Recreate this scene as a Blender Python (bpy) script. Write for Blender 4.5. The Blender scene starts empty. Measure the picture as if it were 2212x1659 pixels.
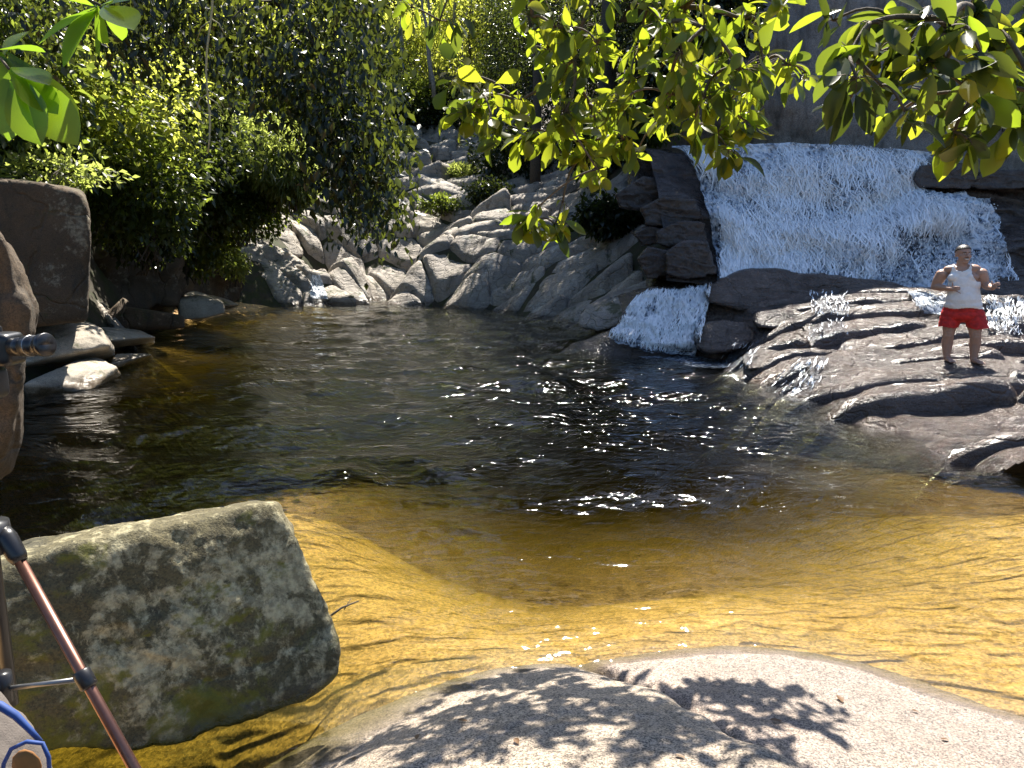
import bpy, bmesh, math, random
import numpy as np
from mathutils import Vector, Matrix, Quaternion

sc = bpy.context.scene
col = sc.collection
R = math.radians

# ------------------------------------------------------------------ camera, sky, sun, exposure
PITCH = 10.4
CAM_Z = 2.3
F = 1641.7                      # focal length in units of a 2212 px wide picture
cam = bpy.data.cameras.new('camera'); cam_o = bpy.data.objects.new('camera', cam); col.objects.link(cam_o)
cam.sensor_width = 36.0; cam.lens = 36.0 * F / 2212.0; cam.clip_start = 0.05; cam.clip_end = 500
cam_o.location = (0, 0, CAM_Z); cam_o.rotation_euler = (R(90 - PITCH), 0, 0)
sc.camera = cam_o

SUN_EL, SUN_AZ = 57.0, 11.0
world = bpy.data.worlds.new("World"); sc.world = world; world.use_nodes = True
wn = world.node_tree
sky = wn.nodes.new('ShaderNodeTexSky'); sky.sky_type = 'NISHITA'; sky.sun_disc = False
sky.ozone_density = 6.0; sky.sun_elevation = R(SUN_EL); sky.sun_rotation = R(SUN_AZ)
wn.links.new(sky.outputs[0], wn.nodes['Background'].inputs[0])
wn.nodes['Background'].inputs[1].default_value = 0.07
sun = bpy.data.lights.new('sun', 'SUN'); sun.energy = 5.0; sun.angle = R(0.5); sun.color = (1.0, 0.94, 0.84)
sun_o = bpy.data.objects.new('sun', sun); col.objects.link(sun_o)
sdir = Vector((math.sin(R(SUN_AZ)) * math.cos(R(SUN_EL)), math.cos(R(SUN_AZ)) * math.cos(R(SUN_EL)), math.sin(R(SUN_EL))))
sun_o.rotation_euler = sdir.to_track_quat('Z', 'Y').to_euler()
sun_o.location = (0, 0, 60)
sc.view_settings.view_transform = 'Standard'; sc.view_settings.look = 'None'
sc.view_settings.exposure = 1.6; sc.view_settings.gamma = 1.0
sc.view_settings.use_curve_mapping = False
cy = sc.cycles
cy.use_denoising = True
cy.max_bounces = 7; cy.diffuse_bounces = 3; cy.glossy_bounces = 3; cy.transmission_bounces = 5; cy.transparent_max_bounces = 14
cy.caustics_reflective = False; cy.caustics_refractive = False
cy.sample_clamp_indirect = 4.0; cy.sample_clamp_direct = 0.0

# ------------------------------------------------------------------ helpers
cp, sp = math.cos(R(PITCH)), math.sin(R(PITCH))
def ray(x, y):
    u = (x - 1106.0) / F; v = -(y - 829.5) / F
    return np.array([u, cp + v * sp, -sp + v * cp])
def P(x, y, Y):
    d = ray(x, y); return np.array([0, 0, CAM_Z]) + d * (Y / d[1])
def W(x, y, z=0.0):
    d = ray(x, y); return np.array([0, 0, CAM_Z]) + d * ((z - CAM_Z) / d[2])

def hash3(i, j, k, s):
    h = (i * 374761393 + j * 668265263 + k * 2147483647 + s * 1274126177) & 0xffffffff
    h = ((h ^ (h >> 13)) * 1274126177) & 0xffffffff
    h = ((h ^ (h >> 16)) * 2246822519) & 0xffffffff
    return ((h ^ (h >> 15)) & 0xffff) / 32767.5 - 1.0
def vnoise(p, s=0):
    p = np.asarray(p, float); f = np.floor(p); t = p - f; i = f.astype(np.int64)
    t = t * t * t * (t * (t * 6 - 15) + 10)
    r = 0
    for a in (0, 1):
        for b in (0, 1):
            for c in (0, 1):
                w = (t[..., 0] if a else 1 - t[..., 0]) * (t[..., 1] if b else 1 - t[..., 1]) * (t[..., 2] if c else 1 - t[..., 2])
                r = r + w * hash3(i[..., 0] + a, i[..., 1] + b, i[..., 2] + c, s)
    return r
def fbm(p, o=4, s=0, g=0.5):
    p = np.asarray(p, float); a = 1.0; r = 0; n = 0
    for k in range(o):
        r = r + a * vnoise(p * (2.03 ** k) + 17.3 * k, s + k); n += a; a *= g
    return r / n
def sstep(a, b, x):
    t = np.clip((x - a) / (b - a), 0, 1); return t * t * (3 - 2 * t)

def mk(name, v, f, mat=None, parent=None, smooth=True, uv=None):
    v = np.ascontiguousarray(v, dtype=np.float32)
    me = bpy.data.meshes.new(name)
    if isinstance(f, np.ndarray):
        n = f.shape[1]; me.vertices.add(len(v)); me.vertices.foreach_set('co', v.ravel())
        me.loops.add(f.size); me.loops.foreach_set('vertex_index', f.astype(np.int32).ravel())
        me.polygons.add(len(f)); me.polygons.foreach_set('loop_start', np.arange(0, f.size, n, dtype=np.int32))
        me.update(calc_edges=True)
    else:
        me.from_pydata(v.tolist(), [], f)
    if smooth: me.shade_smooth()
    if uv is not None:
        l = me.uv_layers.new(name='UVMap'); idx = np.zeros(len(me.loops), dtype=np.int32); me.loops.foreach_get('vertex_index', idx)
        l.data.foreach_set('uv', np.ascontiguousarray(uv[idx], dtype=np.float32).ravel())
    me.validate()
    o = bpy.data.objects.new(name, me); col.objects.link(o)
    if mat: me.materials.append(mat)
    if parent: o.parent = parent
    return o
def link_mesh(name, me, parent=None, mw=None):
    o = bpy.data.objects.new(name, me); col.objects.link(o)
    if parent: o.parent = parent
    if mw is not None: o.matrix_local = mw
    return o
def tag(o, label=None, cat=None, group=None, kind=None):
    if label: o['label'] = label
    if cat: o['category'] = cat
    if group: o['group'] = group
    if kind: o['kind'] = kind
    return o
def empty(name, loc=(0, 0, 0)):
    o = bpy.data.objects.new(name, None); o.empty_display_size = 0.1; col.objects.link(o); o.location = loc
    return o
def local(v, loc): return np.asarray(v) - np.asarray(loc, float)

def grid_faces(ny, nx):
    i = np.arange(nx * ny).reshape(ny, nx)
    return np.stack([i[:-1, :-1], i[:-1, 1:], i[1:, 1:], i[1:, :-1]], -1).reshape(-1, 4)
class RBF:
    def __init__(s, pts, reg=0.02):
        pts = np.array(pts, float); s.p = pts[:, :2]; n = len(pts)
        A = s.k(s.p, s.p) + reg * np.eye(n); Q = np.c_[np.ones(n), s.p]
        M = np.block([[A, Q], [Q.T, np.zeros((3, 3))]])
        s.w = np.linalg.lstsq(M, np.r_[pts[:, 2], 0, 0, 0], rcond=None)[0]
    @staticmethod
    def k(a, b):
        d = np.sqrt(((a[:, None] - b[None]) ** 2).sum(-1)) + 1e-9; return d * d * np.log(d)
    def __call__(s, X, Y):
        q = np.stack([np.ravel(X), np.ravel(Y)], -1).astype(float); out = np.empty(len(q))
        for i in range(0, len(q), 20000):
            c = q[i:i + 20000]; out[i:i + 20000] = np.c_[s.k(c, s.p), np.ones(len(c)), c] @ s.w
        return out.reshape(np.shape(X))

class MB:                                   # collects tubes, boxes, balls into one mesh
    def __init__(s): s.v = []; s.f = []
    def add(s, v, f):
        b = len(s.v); s.v += [tuple(map(float, q)) for q in v]; s.f += [tuple(int(i) + b for i in q) for q in f]
    def tube(s, pts, rad, seg=8, cap=True):
        pts = [Vector(p) for p in pts]; n = len(pts)
        if not hasattr(rad, '__len__'): rad = [rad] * n
        t0 = (pts[1] - pts[0]).normalized(); ref = Vector((0, 0, 1)) if abs(t0.z) < .9 else Vector((1, 0, 0))
        a = t0.cross(ref).normalized(); v = []; f = []
        for i in range(n):
            t = (pts[min(i + 1, n - 1)] - pts[max(i - 1, 0)]).normalized()
            a = (a - t * a.dot(t)).normalized(); b = t.cross(a)
            for k in range(seg):
                w = 2 * math.pi * k / seg; v.append(pts[i] + (a * math.cos(w) + b * math.sin(w)) * rad[i])
        for i in range(n - 1):
            for k in range(seg):
                k2 = (k + 1) % seg; f.append((i * seg + k, i * seg + k2, (i + 1) * seg + k2, (i + 1) * seg + k))
        if cap: f.append(tuple(range(seg))[::-1]); f.append(tuple((n - 1) * seg + k for k in range(seg)))
        s.add(v, f); return s
    def ball(s, c, r, M=None, sub=2):
        v, f = ico(sub); v = v * np.asarray(r)
        if M is not None: v = v @ np.array(M).T
        s.add(v + np.asarray(c), f); return s
    def build(s, name, mat, parent=None, smooth=True): return mk(name, np.array(s.v), s.f, mat, parent, smooth)
_ico = {}
def ico(sub):
    if sub not in _ico:
        bm = bmesh.new(); bmesh.ops.create_icosphere(bm, subdivisions=sub, radius=1)
        _ico[sub] = (np.array([q.co[:] for q in bm.verts]), np.array([[w.index for w in q.verts] for q in bm.faces])); bm.free()
    return _ico[sub]

# ------------------------------------------------------------------ materials
class G:
    def __init__(s, name):
        s.m = bpy.data.materials.new(name); s.m.use_nodes = True; s.nt = s.m.node_tree; s.nt.nodes.clear()
        s.out = s.nt.nodes.new('ShaderNodeOutputMaterial')
    def n(s, t, ins=None, out=0, **kw):
        d = s.nt.nodes.new('ShaderNode' + t)
        for k, v in kw.items(): setattr(d, k, v)
        for k, v in (ins or {}).items():
            if isinstance(v, bpy.types.NodeSocket): s.nt.links.new(v, d.inputs[k])
            else: d.inputs[k].default_value = v
        return d.outputs[out]
    def noise(s, vec, scale, detail=6, rough=.55, dist=0.0):
        return s.n('TexNoise', {'Vector': vec, 'Scale': scale, 'Detail': detail, 'Roughness': rough, 'Distortion': dist})
    def ramp(s, f, a, b, lo=0.0, hi=1.0):
        return s.n('MapRange', {0: f, 1: a, 2: b, 3: lo, 4: hi}, interpolation_type='SMOOTHSTEP')
    def math(s, op, a, b=0.0, c=0.0): return s.n('Math', {0: a, 1: b, 2: c}, operation=op)
    def mix(s, f, a, b, blend='MIX'):
        d = s.nt.nodes.new('ShaderNodeMix'); d.data_type = 'RGBA'; d.blend_type = blend; d.clamp_factor = True
        for k, v in ((0, f), (6, a), (7, b)):
            if isinstance(v, bpy.types.NodeSocket): s.nt.links.new(v, d.inputs[k])
            else: d.inputs[k].default_value = (v if k == 0 else (tuple(v) + (1,) if len(v) == 3 else v))
        return d.outputs[2]
    def scale(s, vec, sx, sy, sz): return s.n('Mapping', {'Vector': vec, 'Scale': (sx, sy, sz)})
    def surf(s, sock): s.nt.links.new(sock, s.out.inputs[0])

def plain(name, c, rough=.6, metal=0.0, spec=.5, bump=0, bscale=60, var=.15):
    g = G(name); pos = g.n('TexCoord', out=3); n = g.noise(pos, bscale)
    c2 = tuple(x * (1 - var) for x in c)
    b = g.mix(g.ramp(n, .3, .7), c2, c)
    ins = {'Base Color': b, 'Roughness': rough, 'Metallic': metal, 'Specular IOR Level': spec}
    if bump: ins['Normal'] = g.n('Bump', {'Strength': bump, 'Distance': .01, 'Height': n})
    g.surf(g.n('BsdfPrincipled', ins)); return g.m

def rock_mat(name, c1, c2, dark=None, speck=.35, lichen=None, lthr=.55, lscale=3.5, moss=None, mthr=.5, wet=None, wetall=0.0,
             rough=.75, bump=.5, crack=0.0, strata=None, gs=1.0, spark=0.0, grain=130, streak=False, mup=.08, flecks=False):
    g = G(name); pos = g.n('NewGeometry', out=0); nor = g.n('NewGeometry', out=1)
    big = g.noise(pos, .9 * gs, 8, .6, .4); med = g.noise(pos, 5 * gs, 8, .65); fine = g.noise(pos, 60 * gs, 5, .7)
    grain = g.n('TexVoronoi', {'Vector': pos, 'Scale': grain * gs}, out=1)
    gv = g.n('SeparateColor', {0: grain}, out=0)
    c = g.mix(g.ramp(big, .35, .65), c1, c2)
    if dark: c = g.mix(g.ramp(g.noise(g.scale(pos, 1.3, 1.3, .5), 1.2 * gs, 9, .68, .6), .52, .68), c, dark)
    c = g.mix(g.math('MULTIPLY', g.ramp(med, .35, .7), .5), c, tuple(x * .55 for x in c1))
    sp_ = g.math('ADD', g.math('MULTIPLY', gv, .6), g.math('MULTIPLY', fine, .8))
    c = g.mix(1.0, c, g.n('CombineColor', {0: (v := g.ramp(sp_, .3, 1.0, 1 - speck, 1 + speck)), 1: v, 2: v}), 'MULTIPLY')
    if flecks:
        f1 = g.n('TexVoronoi', {'Vector': pos, 'Scale': 95, 'Randomness': 1.0}, out=0); f2 = g.noise(pos, 14, 4, .6)
        c = g.mix(g.math('MULTIPLY', g.ramp(f1, .30, .16), g.ramp(f2, .42, .58, .25, .95)), c, (.035, .03, .028))
        c = g.mix(g.math('MULTIPLY', g.ramp(g.noise(g.scale(pos, 1, 2.2, 1), 2.6, 9, .7, .8), .54, .7), .55), c, (.15, .115, .085))
    if streak: c = g.mix(g.ramp(g.noise(g.scale(pos, 1.6, 1.6, .12), 1.0, 7, .65), .48, .66), c, tuple(x * .42 for x in c2))
    if lichen:
        l1 = g.noise(pos, lscale * gs, 11, .72, .25); l2 = g.noise(pos, .8 * gs, 3)
        l1 = g.math('ADD', g.math('MULTIPLY', l1, .65), g.math('MULTIPLY', g.noise(pos, lscale * gs * .33, 8, .7), .35))
        lf = g.ramp(g.math('ADD', l1, g.math('MULTIPLY', g.math('SUBTRACT', l2, .5), .55)), lthr - .02, lthr + .08)
        c = g.mix(g.math('MULTIPLY', lf, .85), c, g.mix(g.ramp(g.noise(pos, 24 * gs, 6, .7), .35, .65), tuple(x * .42 for x in lichen), lichen))
    if moss:
        up = g.n('SeparateXYZ', {0: nor}, out=2)
        m1 = g.noise(pos, 2.2 * gs, 9, .7, .3)
        mf = g.ramp(g.math('ADD', m1, g.math('MULTIPLY', up, mup)), mthr, mthr + .1)
        c = g.mix(g.math('MULTIPLY', mf, .85), c, g.mix(fine, tuple(x * .5 for x in moss), moss))
    r = rough
    z = g.n('SeparateXYZ', {0: pos}, out=2)
    if wet is not None or wetall:
        if wet is not None:
            zz = g.math('ADD', z, g.math('MULTIPLY', g.math('SUBTRACT', big, .5), -.35))
            wf = g.ramp(zz, wet, wet + .12, 1.0, wetall)
        else: wf = wetall
        wf2 = g.math('MULTIPLY', wf, g.ramp(med, .25, .6, .6, 1.0))
        c = g.mix(wf2, c, g.mix(1.0, c, (.42, .38, .34), 'MULTIPLY'))
        r = g.math('SUBTRACT', rough, g.math('MULTIPLY', wf2, rough - .13))
    h = g.math('ADD', g.math('MULTIPLY', med, .6), g.math('ADD', g.math('MULTIPLY', fine, .14), g.math('MULTIPLY', gv, .05)))
    if spark: h = g.math('ADD', h, g.math('MULTIPLY', g.noise(pos, 22, 4, .65), spark))
    if strata:
        sv = g.scale(pos, strata[0], strata[1], strata[2])
        h = g.math('ADD', h, g.math('MULTIPLY', g.noise(sv, 1.0, 6, .6, .5), 1.1))
    if crack:
        vd = g.n('TexVoronoi', {'Vector': g.n('VectorMath', {0: pos, 1: g.n('TexNoise', {'Vector': pos, 'Scale': 1.1, 'Detail': 3}, out=1)}, operation='ADD'), 'Scale': crack}, out=0, feature='DISTANCE_TO_EDGE')
        ck = g.ramp(vd, 0, .035, 1.0, 0.0); h = g.math('SUBTRACT', h, g.math('MULTIPLY', ck, .45))
    nm = g.n('Bump', {'Strength': bump, 'Distance': .06 / gs, 'Height': h})
    g.surf(g.n('BsdfPrincipled', {'Base Color': c, 'Roughness': r, 'Normal': nm, 'Specular IOR Level': .5, 'Coat Weight': .15 if spark else 0.0, 'Coat Roughness': .1, 'Coat Normal': nm}))
    return g.m

def leaf_mat(name, a, b, tr, ftr=.5, rough=.35, tr2=None, spec=.5):
    g = G(name); rnd = g.n('NewGeometry', out=8); oi = g.n('ObjectInfo', out=5)
    r = g.math('FRACT', g.math('ADD', rnd, oi))
    base = g.mix(r, a, b); tc = g.mix(r, tr, tr2 or tuple(x * .7 for x in tr))
    pos = g.n('NewGeometry', out=0)
    base = g.mix(g.math('MULTIPLY', g.noise(pos, 30, 3), .5), base, tuple(x * .5 for x in a))
    p = g.n('BsdfPrincipled', {'Base Color': base, 'Roughness': rough, 'Specular IOR Level': spec})
    t = g.n('BsdfTranslucent', {'Color': tc})
    g.surf(g.n('MixShader', {0: ftr, 1: p, 2: t})); return g.m

M_granite = rock_mat('granite_near', (.31, .245, .18), (.22, .18, .138), dark=(.12, .10, .085), speck=.85, rough=.6, bump=.8, grain=150, flecks=True, crack=.55)
M_pink = rock_mat('granite_pink', (.27, .205, .16), (.21, .17, .138), dark=(.17, .13, .105), speck=.8, rough=.55, bump=.7, grain=150, flecks=True, crack=.45)
M_boulder = rock_mat('boulder_lichen', (.11, .09, .04), (.06, .052, .022), dark=(.03, .028, .016), lichen=(.52, .46, .27), lthr=.552, lscale=10.0,
                     moss=(.16, .155, .008), mthr=.455, wet=.02, rough=.85, bump=.9, mup=-.22, crack=.7)
M_slope = rock_mat('slope_rock', (.41, .36, .30), (.25, .22, .19), dark=(.07, .058, .045), lichen=(.62, .60, .54), lthr=.58, lscale=2.6,
                   moss=(.06, .075, .02), mthr=.60, wet=.10, rough=.75, bump=1.0, gs=.8, strata=(1.5, 4, 9), crack=1.5)
M_crev = rock_mat('crevice_rock', (.07, .06, .05), (.05, .045, .04), rough=.8, moss=(.04, .05, .015))
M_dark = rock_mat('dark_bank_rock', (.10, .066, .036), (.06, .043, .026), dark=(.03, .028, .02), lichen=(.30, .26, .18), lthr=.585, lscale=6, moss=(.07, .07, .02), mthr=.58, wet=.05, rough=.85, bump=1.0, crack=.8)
M_flat = rock_mat('bank_slab', (.34, .29, .22), (.28, .24, .18), dark=(.12, .10, .07), lichen=(.5, .47, .38), lthr=.62, moss=(.08, .085, .02), mthr=.6, wet=.1, rough=.7, bump=.6)
M_wet = rock_mat('wet_rock', (.15, .108, .084), (.09, .068, .056), dark=(.04, .034, .032), wetall=.75, wet=.1, rough=.5, bump=.75, strata=(2.0, 6, 14), speck=.3, spark=1.0, crack=.9)
M_fallrock = rock_mat('fall_rock', (.11, .085, .07), (.075, .06, .055), dark=(.025, .022, .02), wetall=.7, wet=.1, rough=.5, bump=.9, strata=(1.5, 3, 6))
M_cliff = rock_mat('cliff_rock', (.31, .27, .235), (.17, .15, .13), dark=(.07, .06, .055), rough=.75, bump=1.0, gs=.5, lichen=(.34, .31, .28), lthr=.62, lscale=2.5, strata=(3, 3, .4), streak=True)
M_soil = rock_mat('forest_soil', (.05, .04, .025), (.04, .035, .02), moss=(.04, .05, .012), mthr=.5, rough=.95, bump=.8)
def bed_mat():
    g = G('pool_sand'); pos = g.n('NewGeometry', out=0)
    big = g.noise(pos, .6, 6, .6, .4); fine = g.noise(pos, 30, 4, .7); gr = g.n('SeparateColor', {0: g.n('TexVoronoi', {'Vector': pos, 'Scale': 55}, out=1)})
    c = g.mix(g.ramp(big, .35, .65), (.78, .49, .23), (.66, .40, .165))
    c = g.mix(g.ramp(g.noise(pos, 1.3, 8, .7), .58, .7), c, (.36, .21, .08))
    v = g.ramp(g.math('ADD', g.math('MULTIPLY', fine, .6), g.math('MULTIPLY', gr, .5)), .25, .85, .55, 1.4)
    c = g.mix(1.0, c, g.n('CombineColor', {0: v, 1: v, 2: v}), 'MULTIPLY')
    wp = g.n('VectorMath', {0: g.scale(pos, 1.1, 3.2, 1), 1: g.n('VectorMath', {0: g.n('TexNoise', {'Vector': pos, 'Scale': .9, 'Detail': 3}, out=1), 1: (1.5, 1.5, 1.5)}, operation='MULTIPLY')}, operation='ADD')
    rip = g.math('ABSOLUTE', g.math('SUBTRACT', g.noise(wp, 1.0, 2, .5), .5))  # sand ripple relief added in place of caustic light lines
    nm = g.n('Bump', {'Strength': 1.0, 'Distance': .04, 'Height': g.math('ADD', g.math('MULTIPLY', fine, .35), g.math('ADD', g.math('MULTIPLY', g.noise(pos, 6, 4), .4), g.ramp(rip, .0, .14, 2.2, 0.0)))})
    g.surf(g.n('BsdfPrincipled', {'Base Color': c, 'Roughness': .85, 'Normal': nm})); return g.m
M_bed = bed_mat()
def water_mat():
    g = G('pool_water'); pos = g.n('NewGeometry', out=0)
    w1 = g.noise(g.scale(pos, 1, 1.7, 1), 5.5, 3, .5, .3); w2 = g.noise(g.scale(pos, 1, 1.5, 1), 1.8, 2, .5, .4)
    yy = g.n('SeparateXYZ', {0: pos}, out=1)
    st = g.ramp(yy, 3.0, 10.0, .35, .6)
    h = g.math('ADD', g.math('MULTIPLY', w1, .5), w2)
    nm = g.n('Bump', {'Strength': st, 'Distance': .11, 'Height': h})
    geo = g.n('NewGeometry', out=4)
    ndi = g.math('ABSOLUTE', g.n('VectorMath', {0: nm, 1: geo}, out=1, operation='DOT_PRODUCT'))
    fr = g.math('ADD', .02, g.math('MULTIPLY', .98, g.math('POWER', g.math('SUBTRACT', 1.0, ndi), 5.0)))
    tr = g.n('BsdfTransparent', {'Color': (1, 1, 1, 1)})
    rf = g.n('BsdfRefraction', {'Roughness': 0.0, 'IOR': 1.33, 'Normal': nm})
    thru = g.n('MixShader', {0: .32, 1: tr, 2: rf})
    gl = g.n('BsdfGlossy', {'Roughness': .05, 'Normal': nm, 'Color': (1, 1, 1, 1)})
    g.surf(g.n('MixShader', {0: fr, 1: thru, 2: gl}))
    va = g.n('VolumeAbsorption', {'Color': (.52, .53, .08, 1), 'Density': 1.3})
    g.nt.links.new(va, g.out.inputs[1]); return g.m
M_water = water_mat()
def foam_mat(name, thin=.5, su=7.0, sv=2.6, soft=.25):
    g = G(name); uv = g.n('TexCoord', out=2)
    wv = g.n('VectorMath', {0: uv, 1: g.n('VectorMath', {0: g.n('TexNoise', {'Vector': g.scale(uv, 1, .6, 1), 'Scale': 1.6, 'Detail': 5}, out=1), 1: (.45, .45, .45)}, operation='MULTIPLY')}, operation='ADD')
    a = g.noise(g.scale(wv, su, sv, 1), 1.0, 6, .6); b = g.noise(g.scale(wv, su * 2.7, sv * 2.4, 1), 1.0, 5, .65); c = g.noise(g.scale(uv, .62, .55, 1), 1.0, 4, .55)
    vd = g.n('TexVoronoi', {'Vector': g.scale(wv, su * 1.9, sv * 2.1, 1), 'Scale': 1.0}, out=0, feature='DISTANCE_TO_EDGE')
    lace = g.ramp(vd, .0, .35, .10, -.06)
    s = g.math('ADD', g.math('ADD', g.math('MULTIPLY', a, .55), g.math('MULTIPLY', b, .55)), g.math('ADD', g.math('MULTIPLY', c, 1.05), lace))
    f = g.ramp(s, thin, thin + soft)
    cc = g.mix(g.ramp(s, thin + .1, thin + .62), (.24, .32, .42), (.92, .94, .96))
    nm = g.n('Bump', {'Strength': 1.0, 'Distance': .11, 'Height': g.math('ADD', a, g.math('MULTIPLY', b, .7))})
    p = g.n('BsdfPrincipled', {'Base Color': cc, 'Roughness': .4, 'Normal': nm})
    t = g.n('BsdfTransparent', {'Color': (.93, .96, 1, 1)})
    g.surf(g.n('MixShader', {0: f, 1: t, 2: p})); return g.m
M_foam = foam_mat('white_water', .80, 7.0, 2.8, .45); M_trick = foam_mat('trickle_water', 1.16, 12, 2.4, .4); M_froth = foam_mat('froth', 1.02, 6, 6, .4)
M_leaf_glow = leaf_mat('leaf_sunlit_tone', (.085, .11, .018), (.06, .085, .015), (.50, .52, .03), .55, .38, (.30, .42, .02))  # sunlit copy of the branch leaf, sun glow put into its colour
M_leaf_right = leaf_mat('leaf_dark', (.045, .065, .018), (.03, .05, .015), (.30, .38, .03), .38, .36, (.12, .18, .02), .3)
M_leaf_shade = leaf_mat('leaf_shade_tone', (.03, .045, .015), (.025, .04, .012), (.14, .19, .02), .3, .38, None, .3)  # shaded copy of the branch leaf, shade put into its colour
M_leaf_near = leaf_mat('leaf_near', (.06, .11, .015), (.05, .09, .012), (.34, .55, .03), .55, .25)
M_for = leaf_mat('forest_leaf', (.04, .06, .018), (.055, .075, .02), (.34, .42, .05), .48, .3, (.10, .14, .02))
M_for_dark = leaf_mat('forest_leaf_dark', (.016, .026, .010), (.022, .033, .012), (.16, .21, .025), .34, .26, (.03, .045, .010))  # darker leaf copy, forest shadow put into the colour
M_for_deep = leaf_mat('forest_leaf_deep', (.014, .022, .009), (.02, .03, .011), (.22, .27, .03), .28, .3, (.02, .03, .008))  # near-black leaf copy, deep shade of the overhanging crown put into the colour
M_for_bright = leaf_mat('forest_leaf_bright', (.09, .12, .03), (.11, .12, .03), (.72, .76, .12), .62, .45, (.55, .6, .09))  # bright leaf copy, sunlight on the clumps put into the colour
M_fern = leaf_mat('fern_leaf', (.09, .12, .035), (.12, .12, .05), (.55, .62, .13), .55, .45, (.4, .48, .1))
M_bark = plain('bark', (.10, .08, .06), .9, bump=.6, bscale=25, var=.5)
M_bark_pale = plain('pale_bark', (.34, .31, .27), .8, bump=.4, bscale=14, var=.5)
M_twig = plain('twig_bark', (.12, .085, .05), .8, bump=.4, bscale=80, var=.4)

# ------------------------------------------------------------------ pool bed and hillside
bed_pts = [(-1.5, 3, -1.5), (-1.1, 2.7, -1.4), (-.9, 3.35, -.8), (-1, 4.5, -.38), (0, 4.4, -.28), (0, 5.2, -.5), (1, 4.7, -.28), (2, 4.9, -.3), (3, 4.2, -.25), (3, 5.5, -.38), (3.4, 6.6, -.6), (1.2, 5.8, -.6), (.2, 6.6, -1.0),
           (-1, 5.5, -.42), (-2, 6, -.36), (-2.7, 7, -.4), (-1.9, 7.8, -.7), (-1, 7.6, -1.1), (0, 9.4, -2.4), (0, 14, -3.2), (-4, 14, -2.6), (-5, 20, -2.4), (-3, 25, -2.4), (-8, 27, -.45), (-9, 24, -.4), (-6.5, 30, -.5),
           (-6, 13, -3.0), (-6.8, 15, -1.2), (-5, 9.5, -3.2), (-4.6, 7, -2.8), (-3.6, 5, -1.2), (-7.8, 10, -2.2), (-8.5, 14, -.3), (-9.5, 19, -.1), (-12, 24, .8), (3, 10, -2.1), (4, 9, -1.0), (5, 7.2, -.35), (4, 7.2, -.55), (3.2, 8.4, -1.3), (6.2, 6, -.05),
           (8, 5, -.6), (2, 16, -2.4), (5, 12.5, -.3), (6, 15, -.9), (3, 20, -.8), (0, 25, -1.2), (-5, 33, -.5), (2, 3, -.2), (2, 1, -.2), (-3, 1, -.5), (-8, 4, -1.0), (-10, 6, -.6), (0, 0, -.2), (5, 0, 0), (8, 10, -1.0), (10, 15, -1.0), (-14, 33, 1)]
rb = RBF(bed_pts)
xs = np.linspace(-14, 11, 190); ys = np.linspace(.2, 34, 240); X, Y = np.meshgrid(xs, ys)
Z = np.clip(rb(X, Y), -3.4, 1.0) + .05 * fbm(np.stack([X, Y, 0 * X], -1) * .9, 4, 3)
tag(mk('pool_bed', np.stack([X, Y, Z], -1).reshape(-1, 3), grid_faces(*X.shape), M_bed), 'golden sandy bed of the pool', kind='structure')

hp = []
for x, y in ((700, 645), (840, 655), (940, 662), (1060, 672), (1180, 690), (1310, 722)): hp.append(W(x, y, 0))
for a in ((640, 560, 33), (760, 560, 32), (900, 560, 31), (1050, 560, 28), (1200, 560, 25.5), (1350, 580, 22.5), (1450, 600, 20), (700, 490, 36), (900, 450, 36), (1050, 450, 33), (1200, 470, 30), (1350, 500, 26), (1480, 530, 21.5),
          (820, 345, 41), (950, 365, 40), (1050, 400, 37), (1200, 400, 33), (1350, 380, 28), (1450, 400, 24), (620, 420, 38), (700, 275, 48), (820, 272, 46), (950, 288, 46), (1000, 305, 44), (1250, 330, 37), (1380, 325, 29)): hp.append(P(*a))
hp += [(-5, 31.5, -1.2), (-2.5, 26.5, -1.2), (0, 22.5, -1.2), (2, 18.5, -1), (-8.6, 12, .8), (-10, 12, 3.2), (-14, 12, 6), (-9.9, 20, .2), (-11.2, 20, 3), (-16, 20, 7), (-11, 26, .6), (-12.6, 26, 3.6), (-18, 26, 8), (-12.5, 33, 4), (-16, 36, 8),
       (-13, 43, 9), (-20, 40, 12), (-8, 54, 14), (0, 57, 16), (-20, 60, 20), (0, 72, 26), (15, 62, 24), (-32, 30, 15), (-32, 8, 12), (-32, 75, 30), (7, 42, 12), (12, 35, 12), (22, 40, 17), (28, 72, 32), (-8.6, 8, .7), (-14, 5, 4), (-8, 3, .2), (-20, -2, 5), (4.2, 20, 1.0), (9, 27, 9), (18, 27, 10)]
rh = RBF(hp, .05)
def hill(x, y): return float(rh(np.array([x]), np.array([y]))[0])
xs = np.linspace(-36, 30, 200); ys = np.concatenate([np.linspace(1, 48, 170), np.linspace(48.6, 80, 50)]); X, Y = np.meshgrid(xs, ys)
Z = rh(X, Y) + .2 * fbm(np.stack([X, Y, 0 * X], -1) * .5, 4, 5) - .12
keep = ~((X > 4.6) & (Y < 24)); keep &= ~((X > -7.2) & (Y < 17)); keep &= ~((X > 2.2) & (Y < 20))
fc = grid_faces(*X.shape); fc = fc[keep.ravel()[fc].all(1)]
tag(mk('hillside', np.stack([X, Y, Z], -1).reshape(-1, 3), fc, M_soil), 'dark earth hillside under the forest', kind='structure')

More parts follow.
